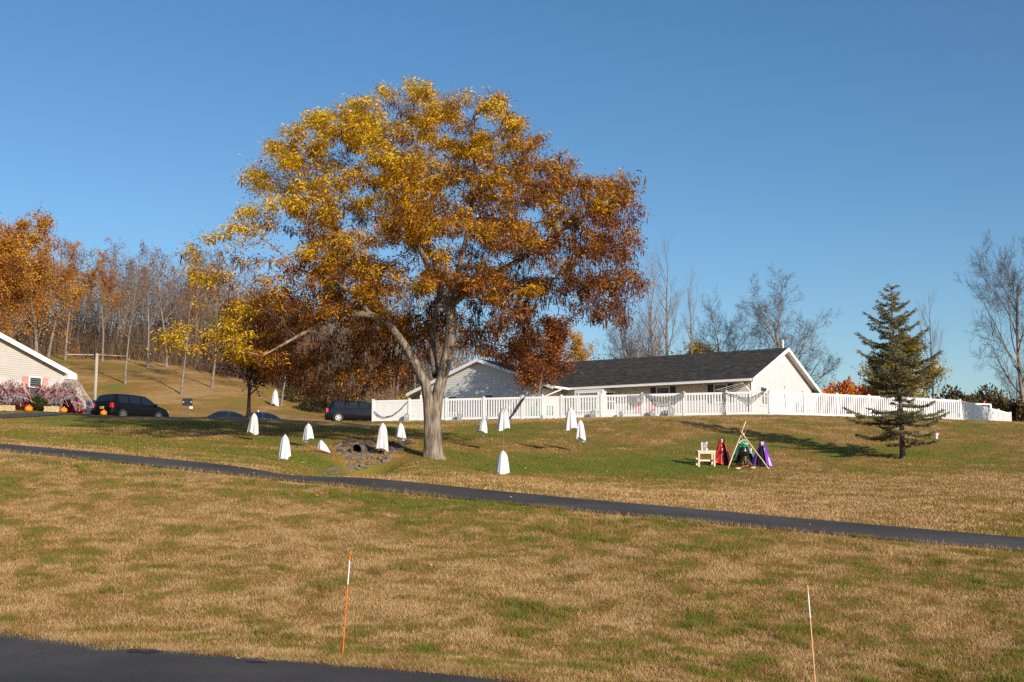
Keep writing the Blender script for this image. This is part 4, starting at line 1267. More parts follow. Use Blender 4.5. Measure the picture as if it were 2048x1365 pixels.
M_LHED = leafmat('hedge_leaf', [(0, (0.022, 0.020, 0.012)), (0.5, (0.07, 0.055, 0.02)), (0.85, (0.16, 0.10, 0.03)), (1, (0.26, 0.13, 0.03))], 0.2)
M_STK = plain('brush_sticks', (0.125, 0.092, 0.070), 0.9, 0.4, 0.6)
noise_t = lambda sc, k, b: (lambda P, rg: b + k * np.array([mnoise.noise(Vector(p) * sc) for p in P]) + 0.22 * rg.normal(size=len(P)))
def kheight(K):
    return max(v.co.z for v in K.crown.vertices)
KW = []
for i_, (sd_, cfg, lv) in enumerate(((1, CFG_WOOD, 500), (2, CFG_WOOD, 2800), (3, CFG_WOOD, 6500), (4, CFG_POPLAR, 900), (6, CFG_WOOD, 1100))):
    out = bare_tree(sd_, 15.0, 0.17, cfg, lean=(-0.06, 0.08, 0.02, 0.0, 0.1)[i_])
    KW.append(Kind('woodland_tree', out, M_BARKG, M_TWIG, (lv, 0.17, M_LORG if i_ == 2 else M_LBRN, 0.18, noise_t(0.5, 0.5, 0.5), 40 + i_, 0.7) if lv else None))
KPOP = Kind('poplar_tree', bare_tree(21, 19.0, 0.24, CFG_POPLAR), M_BARKG, M_TWIG)
KPOP2 = Kind('poplar_tree', bare_tree(22, 19.0, 0.22, CFG_POPLAR, stems=2, spread=0.10), M_BARKG, M_TWIG, (500, 0.14, M_LBRN, 0.15, noise_t(0.5, 0.3, 0.8), 71, 0.7))
KSPR = Kind('ash_tree', bare_tree(33, 8.5, 0.23, CFG_SPREAD), M_BARKG, M_TWIGD)
KSPR2 = Kind('ash_tree', bare_tree(38, 8.5, 0.19, CFG_SPREAD), M_BARKG, M_TWIGD)
KORG = Kind('maple_tree', bare_tree(51, 14.0, 0.22, CFG_MAPLE), M_BARKG, M_TWIG, (17000, 0.19, M_LORG, 0.28, noise_t(0.45, 0.6, 0.5), 81, 0.75))
KRUST = Kind('pear_tree', bare_tree(52, 7.0, 0.13, CFG_MAPLE), M_BARKG, M_TWIG, (24000, 0.14, M_LRUST, 0.22, noise_t(0.8, 0.5, 0.5), 82, 0.65))
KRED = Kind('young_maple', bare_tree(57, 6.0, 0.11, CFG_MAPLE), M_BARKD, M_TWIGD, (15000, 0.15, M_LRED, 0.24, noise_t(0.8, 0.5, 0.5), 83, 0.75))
KYEL = Kind('maple_tree', bare_tree(54, 7.0, 0.14, CFG_MAPLE), M_BARKD, M_TWIGD, (13000, 0.16, M_LYEL, 0.25, noise_t(0.5, 0.8, 0.45), 84, 0.7))
KGOLD = Kind('poplar_tree', bare_tree(55, 10.0, 0.14, CFG_POPLAR), M_BARKG, M_TWIG, (6000, 0.16, M_LORG, 0.2, noise_t(0.5, 0.4, 0.8), 85, 0.7))
def plant(K, px, Y, top, rz, label, group=None, tilt=0.0, wide=1.0, base_py=None):
    p = on_ground(px, base_py) if base_py else ground_px(px, Y)
    t_ = at(px, top, p.y)
    s_ = (t_.z - p.z) / kheight(K)
    return K.put(p, rz, (s_ * wide, s_ * wide, s_), label, 'tree', group, tilt)
# slender trees standing alone on the brown hillside: picture column, base, top, kind
for j, (px, by_, tp, kk, rz, lab) in enumerate((
        (250, 768, 520, 0, 0.4, 'slim bare tree with pale leaning trunk on the brown slope above the black van'),
        (363, 790, 560, 4, 2.0, 'pale thin trunk low on the slope right of the dark sign'),
        (424, 776, 520, 1, 1.1, 'thin pale tree on the slope partly hidden by yellow locust leaves'),
        (296, 736, 480, 3, 3.0, 'straight grey tree at the top edge of the slope'),
        (333, 736, 490, 0, 4.1, 'grey tree at the slope top between two straight trunks'),
        (205, 724, 500, 2, 5.0, 'tree with sparse orange leaves behind the wooden pole'),
        (130, 722, 480, 2, 2.4, 'orange leaved tree beside the roof end of the cream house'),
        (96, 716, 470, 4, 0.9, 'two toned tree trunk rising over the cream house roof'),
        (562, 812, 600, 4, 0.2, 'slim pale trunk beside the bluish hanging ghost on the slope'))):
    plant(KW[kk], px, 0, tp, rz, lab, base_py=by_)
plant(KORG, 72, 118, 418, 0.5, 'tall orange maple rising behind the cream house roof', wide=0.95)
plant(KORG, -30, 108, 470, 2.2, 'orange maple cut by the left edge of the picture', wide=1.0)
plant(KORG, 20, 128, 520, 4.0, 'low rust orange maple between the two taller orange maples', wide=1.2)
rw = random.Random(77)
for j in range(104):
    if j % 2 == 0:
        px, Y = rw.uniform(-60, 480), rw.uniform(143, 170); tp = rw.uniform(470, 590)
    else:
        px, Y = rw.uniform(470, 900), rw.uniform(116, 160); tp = rw.uniform(560, 660)
    K = KW[rw.choice((2, 1, 2, 0, 4))] if px < 180 else KW[rw.choice((0, 0, 3, 4, 4, 1))] if px < 480 else KW[rw.choice((0, 1, 1, 3, 4))]
    plant(K, px, Y, tp, rw.uniform(0, 6.28), 'grey woodland tree in the mass of trees beyond the brown slope', 'woodland trees beyond the slope', wide=rw.uniform(0.85, 1.15))
# behind the long house
plant(KPOP, 1338, 118, 462, 0.3, 'tallest bare poplar behind the dark roof')
plant(KPOP2, 1308, 114, 490, 1.3, 'bare poplar with two stems left of the tallest poplar')
plant(KPOP, 1384, 124, 520, 2.6, 'bare poplar right of the tallest poplar', wide=0.8)
plant(KSPR2, 1262, 112, 600, 0.6, 'crooked dark bare tree over the roof left of the poplars', wide=0.75)
plant(KPOP2, 1282, 120, 560, 2.9, 'low bare poplar with a few brown leaves behind the roof')
plant(KSPR2, 1445, 112, 562, 2.1, 'small bare tree behind the middle of the dark roof', wide=0.8)
plant(KSPR, 1580, 106, 528, 1.0, 'wide bare tree behind the white gable', wide=1.0)
plant(KPOP, 1868, 96, 572, 0.8, 'thin bare tree behind the spruce', wide=0.9)
plant(KGOLD, 1172, 140, 664, 0.5, 'golden poplar peeping over the left of the dark roof')
plant(KYEL, 1395, 128, 688, 0.5, 'low rusty tree top over the roof by the poplars', wide=1.4)
plant(KRUST, 1072, 83.0, 632, 0.4, 'rust red leaved tree behind the picket fence by the house wing', wide=1.08)
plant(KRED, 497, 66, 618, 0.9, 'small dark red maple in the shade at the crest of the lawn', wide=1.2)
plant(KYEL, 1815, 88, 672, 0.5, 'bushy yellow green maple behind the spruce', wide=1.25)
plant(KYEL, 1760, 90, 712, 2.5, 'low yellow green tree left behind the spruce', wide=1.2)
plant(KSPR2, 2056, 92, 405, 0.2, 'tall bare tree at the right edge of the picture', tilt=-0.05, wide=0.7)
plant(KSPR2, 2040, 100, 690, 1.2, 'small grey bare tree above the dark hedge')
K_ = KYEL.put(Vector((37.2, 69.2, H(37.2, 69.2))), 0.4, (1.35, 1.35, 1.35), 'leafy tree just past the right edge, shading the last fence run', 'tree')
# ------------------------------------------------------------------ blue-green spruce
def spruce():
    rr = random.Random(5); rg_ = np.random.default_rng(5)
    p = on_ground(1805, 919)
    Ht = at(1790, 576, p.y).z - p.z
    root = thing('spruce_tree', p, 0, 'blue green spruce with gappy branches on the right of the lawn', 'tree')
    lean = lambda z: -0.16 * (z / Ht) + 0.06 * math.sin(z * 0.9)
    tp = [(lean(z), 0, z) for z in np.linspace(-0.2, Ht, 16)]
    tr = np.array(tp); rad = np.linspace(0.115, 0.012, 16); rad[0] *= 1.25
    link('trunk', tube_mesh('trunk', [([(tr, rad)], 10)], M_BARKD), root)
    prof = [(0.5, 0.5), (0.75, 1.6), (1.0, 2.15), (1.35, 2.1), (1.75, 2.2), (2.05, 1.9), (2.3, 0.8), (2.55, 0.8), (2.75, 1.5), (3.2, 1.9), (3.8, 1.75), (4.3, 1.5), (4.8, 1.35), (5.4, 1.1), (5.9, 0.8), (6.4, 0.5), (6.9, 0.25), (7.4, 0.1)]
    sc_ = Ht / 7.0
    def ln(z):
        z /= sc_
        return sc_ * (0.88 if z > 2.6 else 0.95) * float(np.interp(z, [a for a, _ in prof], [b for _, b in prof]))
    br, tw = [], []
    NP, ND = [], []
    z = 0.55
    while z < Ht - 0.12:
        k_ = rr.choice((4, 5, 5)) if z > 1 else 4
        a0 = rr.random() * 6.28
        for j in range(k_):
            a = a0 + 6.283 * j / k_ + rr.gauss(0, 0.25)
            L = ln(z + rr.gauss(0, 0.05)) * rr.choice((0.45, 0.7, 0.9, 1.0, 1.12))
            zz = z + rr.gauss(0, 0.07)
            up0 = 0.75 * (zz / Ht) - 0.12; tw_ = rr.gauss(0, 0.07)
            pts = []
            for s in np.linspace(0, 1, 7):
                r_ = L * s
                pts.append((lean(zz) + math.cos(a) * r_, math.sin(a) * r_, zz + L * (up0 * s - 0.14 * math.sin(s * 2.6) + 0.05 * s * s + tw_ * s)))
            pts = np.array(pts)
            br.append((pts, np.linspace(0.022 * (0.5 + L / 2), 0.004, 7)))
            nt_ = max(5, int(L * 16))
            for q in range(nt_):
                s = 0.16 + 0.84 * (q + rr.random()) / nt_
                x = s * 6; i = min(5, int(x)); c0 = pts[i] + (pts[i + 1] - pts[i]) * (x - i)
                side = rr.choice((-1, 1))
                ta = a + side * R(rr.uniform(35, 75))
                tl = (0.12 + 0.30 * L * (1.05 - s)) * rr.uniform(0.6, 1.2)
                tl = min(tl, 0.6)
                c1 = c0 + np.array([math.cos(ta) * tl, math.sin(ta) * tl, rr.uniform(-0.12, 0.10) * tl])
                tw.append((np.array([c0, c1]), np.array([0.006, 0.003])))
                m_ = max(6, int(tl * 55))
                u = np.linspace(0.05, 1.05, m_)[:, None]
                NP.append(c0 + (c1 - c0) * u); ND.append(np.repeat([(c1 - c0) / max(tl, 1e-6)], m_, 0))
            u = np.linspace(0.35, 1.02, max(6, int(L * 26)))
            NP.append(np.stack([np.interp(u * 6, range(7), pts[:, c]) for c in range(3)], -1)); ND.append(np.repeat([(pts[-1] - pts[0]) / max(L, 1e-6)], len(u), 0))
        z += rr.uniform(0.19, 0.31)
    link('branches', tube_mesh('branches', [(br, 4), (tw, 3)], M_TWIGD), root)
    NP, ND = np.concatenate(NP), np.concatenate(ND)
    NP, ND = np.repeat(NP, 3, 0), np.repeat(ND, 3, 0)
    n_ = len(NP)
    d = ND * 0.7 + rg_.normal(0, 0.75, (n_, 3)); d[:, 2] += 0.12
    d /= np.linalg.norm(d, axis=1)[:, None]
    s_ = np.cross(d, rg_.normal(size=(n_, 3))); s_ /= np.linalg.norm(s_, axis=1)[:, None]
    L = (0.055 + 0.05 * rg_.random(n_))[:, None]
    V_ = np.stack([NP, NP + d * L * 0.5 + s_ * 0.010, NP + d * L, NP + d * L * 0.5 - s_ * 0.010], 1)
    tn_ = np.clip(0.45 + 0.5 * np.array([mnoise.noise(Vector(q) * 1.5) for q in NP[::3]]).repeat(3)[:n_] + 0.2 * rg_.normal(size=n_), 0, 1)
    M = leafmat('spruce_needle', [(0, (0.09, 0.075, 0.03)), (0.5, (0.18, 0.165, 0.075)), (0.85, (0.28, 0.265, 0.15)), (1, (0.36, 0.29, 0.14))], 0.15)
    tag(link('needles', npmesh('needles', V_.reshape(-1, 3), np.arange(4 * n_).reshape(n_, 4), M, {'tint': np.repeat(tn_, 4)}), root), kind='stuff')
spruce()
# ------------------------------------------------------------------ bushes
def bush(name, c, rad, mat, n, size, label, seed, cat='bush', group=None, flatbase=True, tb=0.5, tk=0.6, ratio=0.65):
    rg_ = np.random.default_rng(seed)
    root = thing(name, c, 0, label, cat, group)
    d = rg_.normal(size=(n, 3)); d /= np.linalg.norm(d, axis=1)[:, None]
    d[:, 2] = np.abs(d[:, 2])
    lump = np.array([0.80 + 0.36 * mnoise.noise(Vector(q) * 2.2 + Vector((seed, 0, 0))) for q in d])
    rr_ = (0.55 + 0.45 * rg_.random(n) ** 0.5) * lump
    P = d * np.array(rad) * rr_[:, None]
    tn_ = np.clip(tb + tk * np.array([mnoise.noise(Vector(q) * 1.6 + Vector((0, seed, 0))) for q in P]) + 0.22 * rg_.normal(size=n), 0, 1)
    st = []
    for k_ in range(26):
        e = d[k_] * np.array(rad) * 0.8
        st.append((np.array([[0, 0, -0.05], e * 0.5 + rg_.normal(0, 0.05, 3), e]), np.array([0.025, 0.014, 0.005])))
    link('stems', tube_mesh('stems', [(st, 4)], M_TWIGD), root)
    tag(link('foliage', leaf_quads(P, size, tn_, 'foliage', mat, ratio=ratio, seed=seed), root), kind='stuff')
    return root
bush('barberry_bush', ground_px(112, 68.6), (1.85, 1.6, 1.95), M_LBAR, 9000, 0.11, 'round red bush half covered with white cobweb by the cream house window', 1)
bush('barberry_bush', ground_px(146, 70.4), (0.62, 0.7, 1.5), M_LBAR, 3000, 0.10, 'narrow red bush with cobweb at the drive end of the bed', 2)
bush('barberry_bush', ground_px(14, 66.0), (1.55, 1.4, 1.75), M_LBAR, 6500, 0.11, 'red bush under thick white cobweb at the left picture edge', 3)
bush('juniper_bush', ground_px(62, 66.6), (1.2, 1.0, 0.95), M_LGRN, 5000, 0.10, 'low green bush between the red bushes', 4, tb=0.55)
bush('sumac_bush', ground_px(1690, 84), (2.3, 1.6, 3.5), M_LSUM, 6500, 0.20, 'orange red sumac bush behind the fence beside the gable', 5, tb=0.6)
bush('sumac_bush', ground_px(1738, 86), (2.1, 1.5, 3.4), M_LSUM, 5600, 0.20, 'orange red sumac bush behind the fence close to the spruce', 6, tb=0.55)
for j, (px, Y, rx, rz_) in enumerate(((1905, 92, 3.2, 4.4), (1950, 95, 3.4, 4.3), (1992, 96, 3.4, 4.6), (2035, 94, 3.2, 3.9), (2085, 92, 3.2, 4.6), (2000, 104, 4, 5.6))):
    bush('hedge_shrub', ground_px(px, Y), (rx, 2.2, rz_), M_LHED, 7000, 0.2, 'dark brown tangled shrub in the hedge beyond the last fence run', 10 + j, group='shrubs of the dark hedge')
for j, (px, Y, rx, rz_, mt) in enumerate(((700, 106, 2.2, 2.6, M_LYEL), (770, 100, 2.2, 2.4, M_LYEL), (640, 112, 2.4, 2.4, M_LHED), (805, 102, 1.6, 3.0, M_LYEL), (845, 104, 2.5, 4.2, M_LHED), (610, 118, 3, 3.2, M_LHED))):
    bush('wild_shrub', ground_px(px, Y), (rx, 2.0, rz_), mt, 4200, 0.16, 'olive yellow wild shrub at the wood edge behind the vans', 20 + j, group='wild shrubs at the wood edge', tb=0.4)
# ------------------------------------------------------------------ undergrowth and far woods (uncountable)
def brush(name, edge, depth, hmax, ns, nl, lmat, label, seed, lsize=0.2, tb=0.45):
    rg_ = np.random.default_rng(seed)
    E = resample(edge, 60)
    E = np.array([(p.x, p.y) for p in E])
    def pts(n, hp):
        i = rg_.random(n) * 58.99; k_ = i.astype(int); f = (i - k_)[:, None]
        b = E[k_] * (1 - f) + E[k_ + 1] * f
        b = b + np.stack([rg_.normal(0, 0.8, n), rg_.random(n) * depth], -1)
        z = hgt(b[:, 0], b[:, 1])
        hm = hmax * (0.35 + 0.9 * fbm(b[:, 0] * 0.22, b[:, 1] * 0.22, seed, 3))
        return b, z, hm
    b, z, hm = pts(ns, 1)
    h_ = hm * (0.4 + 0.7 * rg_.random(ns))
    lean_ = rg_.normal(0, 0.22, (ns, 2)) * h_[:, None]
    a = rg_.random(ns) * 6.28; w_ = 0.012 + 0.03 * rg_.random(ns) ** 3
    V_ = np.zeros((ns, 4, 3))
    off = np.stack([np.cos(a) * w_, np.sin(a) * w_ * 0.6], -1)
    V_[:, 0, :2] = b - off; V_[:, 1, :2] = b + off; V_[:, 2, :2] = b + lean_ + off * 0.3; V_[:, 3, :2] = b + lean_ - off * 0.3
    V_[:, 0, 2] = V_[:, 1, 2] = z - 0.1; V_[:, 2, 2] = V_[:, 3, 2] = z + h_
    root = thing(name, Vector((E[0][0], E[0][1], H(*E[0]))), 0, label, 'undergrowth')
    root['kind'] = 'stuff'
    o3 = np.array(tuple(root.location))
    s_o = link('sticks', npmesh('sticks', V_.reshape(-1, 3) - o3, np.arange(4 * ns).reshape(ns, 4), M_STK), root); s_o['kind'] = 'stuff'
    b, z, hm = pts(nl, 1)
    P = np.stack([b[:, 0], b[:, 1], z + hm * rg_.random(nl) ** 1.3], -1)
    tn_ = np.clip(tb + 0.9 * (fbm(P[:, 0] * 0.35, P[:, 2] * 0.5 + P[:, 1] * 0.2, seed + 3, 3) - 0.5) + 0.2 * rg_.normal(size=nl), 0, 1)
    l_o = link('leaves', leaf_quads(P - o3, lsize, tn_, 'leaves', lmat, seed=seed), root); l_o['kind'] = 'stuff'
edge = [ground_px(-80, 142), on_ground(110, 716), on_ground(300, 724), on_ground(430, 750), on_ground(545, 775), on_ground(625, 802), on_ground(690, 832), ground_px(760, 108), ground_px(860, 112), ground_px(1000, 120)]
brush('wood_edge_undergrowth', edge, 11, 4.6, 7000, 30000, M_LBRN, 'tangled brown undergrowth along the edge of the woods', 3, 0.2, 0.4)
far = [ground_px(-150, 168), ground_px(200, 165), ground_px(500, 160), ground_px(800, 150), ground_px(1050, 148), ground_px(1300, 160)]
brush('far_woods_undergrowth', far, 8, 12.0, 11000, 36000, M_LBRN, 'hazy brown mass of far woodland behind the trees', 4, 0.32, 0.4)
# ------------------------------------------------------------------ stone-lined ditch and culvert
M_STONE = plain('ditch_stone', (0.165, 0.13, 0.10), 0.9, 0.35, 2.5, 0.6, 9)
M_STONE_SHADE = plain('shade_tinted_stone', (0.075, 0.052, 0.041), 0.9, 0.35, 2.5, 0.6, 9)  # brown upper stones, colour darkened further in place of shade
def rock_mesh(seed, mat):
    rr = random.Random(seed)
    bm = bmesh.new()
    bmesh.ops.create_icosphere(bm, subdivisions=2, radius=0.5)
    for v in bm.verts:
        n_ = mnoise.noise(v.co * 2.1 + Vector((seed * 3.1, 0, 0)))
        v.co *= 1 + 0.45 * n_
        v.co.z *= 0.62
        for ax in range(3):
            v.co[ax] = max(-0.42, min(0.42, v.co[ax] * 1.1))
    me = bpy.data.meshes.new('stone'); bm.to_mesh(me); bm.free()
    me.materials.append(mat)
    return me
ROCKS = [rock_mesh(s, M_STONE) for s in range(5)] + [rock_mesh(s + 9, M_STONE_SHADE) for s in range(4)]
ditch = thing('ditch', DITCH[1], 0, 'stone lined ditch leading from the culvert to the path', None)
ditch['kind'] = 'structure'
ditch.location.z = H(DITCH[1].x, DITCH[1].y)
rr = random.Random(31)
POLY_D1 = [(668, 888), (700, 883), (760, 887), (825, 886), (824, 894), (795, 905), (770, 925), (730, 938), (700, 944), (690, 918), (676, 900)]
POLY_D2 = [(628, 944), (650, 934), (690, 930), (720, 935), (690, 950), (640, 949)]
def stones(poly, n, smin, smax, seed, dark):
    rr = random.Random(seed)
    k_ = 0
    xs, ys = [p[0] for p in poly], [p[1] for p in poly]
    while k_ < n:
        a, b = rr.uniform(min(xs), max(xs)), rr.uniform(min(ys), max(ys))
        if not poly_in(poly, a, b):
            continue
        k_ += 1
        p = on_ground(a, b)
        far_ = b < 905
        s = rr.uniform(smin, smax) * (1.35 if far_ else 0.8)
        o = link('stone', ROCKS[rr.randrange(5, 9) if (far_ and rr.random() < dark) else rr.randrange(0, 5)], ditch)
        o.location = p - ditch.location + Vector((0, 0, -s * 0.04))
        o.scale = (s * rr.uniform(0.8, 1.5), s * rr.uniform(0.7, 1.2), s * rr.uniform(0.7, 1.1))
        o.rotation_euler = (rr.uniform(-0.3, 0.3), rr.uniform(-0.3, 0.3), rr.uniform(0, 6.28))
stones(POLY_D1, 185, 0.07, 0.36, 5, 0.9)
stones(POLY_D2, 110, 0.05, 0.16, 6, 0.0)
cu = on_ground(719, 904)
cul = thing('culvert_pipe', cu, 0, 'dark round culvert pipe opening between the ditch stones', 'pipe')
M_PIPE = plain('pipe_steel', (0.12, 0.11, 0.105), 0.6, 0.3, 6)
M_BLACK = plain('black', (0.008, 0.008, 0.009), 0.6, 0.2, 4)
mb = MB(); ax_ = Vector((0.15, 1, 0.02)).normalized()
prf = [(-0.45 + 0.06 * i, 0.19 + 0.012 * (i % 2)) for i in range(30)]
mb.tube([Vector((0, 0, 0.06)) + ax_ * a for a, _ in prf], [r for _, r in prf], 20, cap=False)
mb.tube([Vector((0, 0, 0.06)) + ax_ * a for a, _ in prf[:2]], [0.215, 0.215], 20, cap=False)
mb.build('pipe', M_PIPE, cul)
mb = MB(); mb.tube([Vector((0, 0, 0.06)) + ax_ * 0.5, Vector((0, 0, 0.06)) + ax_ * 0.52], 0.188, 20); mb.build('dark_plug', M_BLACK, cul)  # black disc inside the pipe stands in for its unlit depth

# ------------------------------------------------------------------ snow marker stakes by the road
M_ORG = plain('marker_orange', (0.80, 0.17, 0.02), 0.5, 0.06)
M_ORGP = plain('marker_faded_orange', (0.78, 0.42, 0.22), 0.5, 0.1)
M_BAND = plain('reflective_band', (0.74, 0.76, 0.80), 0.35, 0.05)
def stake(bx, by, Y, tx, ty, mat, label, cuts):
    b = at(bx, by, Y); b.z = H(b.x, b.y)
    t = at(tx, ty, Y)
    root = thing('driveway_marker', b, 0, label, 'marker')
    d = t - b
    for nm, (a, c), m_ in zip(('shaft', 'reflective_band', 'tip'), cuts, (mat, M_BAND, mat)):
        mb = MB(); mb.tube([d * a - (UP * 0.1 if a == 0 else UP * 0), d * c], 0.0055 if nm != 'reflective_band' else 0.0064, 8); mb.build(nm, m_, root)
stake(684, 1312, 12.4, 701, 1103, M_ORG, 'bright orange driveway marker stake with white band by the road', ((0, 0.68), (0.68, 0.91), (0.91, 1.0)))
stake(1633, 1388, 11.8, 1615, 1171, M_ORGP, 'faded orange driveway marker stake with white band, leaning left', ((0, 0.69), (0.69, 0.92), (0.92, 1.0)))

# ------------------------------------------------------------------ bedsheet ghosts
def clothmat(name, col, trans=0.15):
    m, t, b = nodes(name, 0.85)
    b.inputs['Base Color'].default_value = (*col, 1)
    tr = N(t, 'ShaderNodeBsdfTranslucent'); tr.inputs[0].default_value = (*col, 1)
    nz = N(t, 'ShaderNodeTexNoise'); nz.inputs['Scale'].default_value = 14; tc = N(t, 'ShaderNodeTexCoord'); t.links.new(tc.outputs['Object'], nz.inputs['Vector'])
    bp = N(t, 'ShaderNodeBump'); bp.inputs['Strength'].default_value = 0.15; bp.inputs['Distance'].default_value = 0.03
    t.links.new(nz.outputs[0], bp.inputs['Height']); t.links.new(bp.outputs[0], b.inputs['Normal'])
    mx = N(t, 'ShaderNodeMixShader', i_0=trans)
    t.links.new(b.outputs[0], mx.inputs[1]); t.links.new(tr.outputs[0], mx.inputs[2]); t.links.new(mx.outputs[0], t.nodes['Material Output'].inputs[0])
    return m
M_SHEET = clothmat('white_sheet', (0.70, 0.70, 0.75), 0.2)
M_ROD = plain('thin_rod', (0.35, 0.33, 0.30), 0.5)
def ghost(px, top, bot, wpx, gpy, skew, seed, label, Y=None):
    p = ground_px(px, Y) if Y else on_ground(px, gpy)
    Y_ = p.y
    zt, zb = at(px, top, Y_).z - p.z, at(px, bot, Y_).z - p.z
    w_ = wpx / F_PX * Y_ * 0.5
    root = thing('sheet_ghost', p, 0, label, 'ghost', 'sheet ghosts floating over the lawn')
    rr = random.Random(seed)
    ph = [rr.uniform(0, 6.28) for _ in range(6)]
    prof = [(0, 0.02), (0.04, 0.19), (0.10, 0.40), (0.18, 0.57), (0.28, 0.69), (0.42, 0.77), (0.6, 0.85), (0.8, 0.94), (1, 1.0)]
    n_, mm = 56, 26
    V_ = []
    k1, k2 = rr.choice((4, 5, 6)), rr.choice((8, 9, 11))
    for i in range(mm):
        t = i / (mm - 1)
        r0 = np.interp(t, [a for a, _ in prof], [b for _, b in prof])
        for k in range(n_):
            a = 6.28318 * k / n_
            f = 1 + t ** 0.8 * (0.17 * math.sin(k1 * a + ph[0] + 0.7 * t) + 0.11 * math.sin(k2 * a + ph[1]) + 0.05 * math.sin(2 * a + ph[4]))
            hem = (0.10 * math.sin(a + ph[2]) + 0.05 * math.sin(3 * a + ph[3])) * t ** 2
            x = math.cos(a) * w_ * r0 * f + skew * w_ * t ** 1.6
            y = math.sin(a) * w_ * 0.85 * r0 * f
            z = zt + (zb - zt) * (t - hem * 0.8)
            V_.append((x, y, z))
    V_ = np.array(V_)
    ii_ = (np.arange(mm - 1)[:, None] * n_ + np.arange(n_)[None, :]).ravel(); jj = (np.arange(mm - 1)[:, None] * n_ + (np.arange(n_)[None, :] + 1) % n_).ravel()
    link('sheet', npmesh('sheet', V_, np.stack([ii_, ii_ + n_, jj + n_, jj], -1), M_SHEET, smooth=True), root)
    mb = MB(); mb.tube([(0, 0, -0.2), (0, 0, zt + 0.03)], 0.0022, 6); mb.build('rod', M_ROD, root)
    return root
ghost(507, 826, 867, 20, 881, -0.15, 1, 'white sheet ghost before the trunk of the small dark red maple')
ghost(569, 869, 916, 22, 926, -0.1, 2, 'white sheet ghost nearest the path left of the ditch')
ghost(616, 847, 881, 20, 895, 0.0, 3, 'white sheet ghost above the crumpled one left of the ditch')
ghost(765, 846, 898, 25, 912, -0.05, 5, 'tall white sheet ghost hovering over the ditch stones')
ghost(801, 846, 878, 19, 890, 0.0, 6, 'short white sheet ghost between the ditch and the big trunk')
ghost(966, 836, 865, 19, 884, -0.2, 7, 'smallest white sheet ghost right of the big trunk, below a headstone')
ghost(1007, 815, 858, 24, 908, -0.05, 8, 'white sheet ghost overlapping the picket fence right of the big trunk')
ghost(1142, 815, 857, 22, 909, 0.1, 9, 'white sheet ghost overlapping the picket fence before the bay window')
ghost(1161, 840, 880, 19, 904, 0.1, 10, 'white sheet ghost close below another in front of the bay window')
ghost(1006, 901, 945, 25, 952, -0.1, 11, 'white sheet ghost alone low on the lawn near the path')
ghost(550, 779, 811, 14, 0, 0.0, 12, 'sheet ghost hanging far up the brown slope beside a thin trunk', Y=111)
def fallen_ghost():
    p = on_ground(646, 907)
    root = thing('sheet_ghost', p, 0, 'crumpled white sheet ghost blown sideways beside the ditch', 'ghost', 'sheet ghosts floating over the lawn')
    Y_ = p.y; s = Y_ / F_PX
    top = Vector((-4 * s, 0, 26 * s)); a0 = Vector((-11 * s, 0, 9 * s)); a1 = Vector((14 * s, 0, 0.5 * s))
    V_, mm, n_ = [], 16, 40
    rr = random.Random(3)
    for i in range(mm):
        t = i / (mm - 1)
        c = top.lerp((a0 + a1) / 2, t); hw = (a1 - a0) / 2 * t ** 0.7
        for k in range(n_):
            a = 6.28318 * k / n_
            f = 1 + 0.12 * t * math.sin(6 * a + 1)
            q = c + hw * math.cos(a) * f + Vector((0, math.sin(a) * 9 * s * t ** 0.6 * f, 0)) + Vector((0.0, 0, 2.2 * s * math.sin(t * 3.1)))
            V_.append(tuple(q))
    ii_ = (np.arange(mm - 1)[:, None] * n_ + np.arange(n_)[None, :]).ravel(); jj = (np.arange(mm - 1)[:, None] * n_ + (np.arange(n_)[None, :] + 1) % n_).ravel()
    link('sheet', npmesh('sheet', np.array(V_), np.stack([ii_, ii_ + n_, jj + n_, jj], -1), M_SHEET, smooth=True), root)
    mb = MB(); mb.tube([(-3 * s, 0, -0.2), top + UP * 0.02], 0.004, 6); mb.build('rod', M_ROD, root)
fallen_ghost()

# ------------------------------------------------------------------ witches round the cauldron
def satin(name, col):
    return plain(name, col, 0.32, 0.1, 5, spec=0.6)
M_CRED, M_CGRN, M_CPUR = satin('red_satin', (0.62, 0.040, 0.022)), satin('teal_satin', (0.0, 0.30, 0.20)), satin('purple_satin', (0.16, 0.045, 0.36))
M_BLK = plain('black_cloth', (0.012, 0.012, 0.014), 0.8, 0.2)
M_MASK = plain('pale_mask', (0.66, 0.62, 0.52), 0.6, 0.1)
M_HWH, M_HBK, M_HRD = plain('white_hair', (0.62, 0.57, 0.48), 0.7, 0.25, 30), plain('black_hair', (0.015, 0.013, 0.012), 0.5), plain('red_hair', (0.45, 0.05, 0.03), 0.6)
def shell(n_, m_, fn, thick=0.0):
    V_ = [fn(i / (m_ - 1), k / (n_ - 1)) for i in range(m_) for k in range(n_)]
    F_ = [(i * n_ + k, i * n_ + k + 1, (i + 1) * n_ + k + 1, (i + 1) * n_ + k) for i in range(m_ - 1) for k in range(n_ - 1)]
    return MB().add(V_, F_)
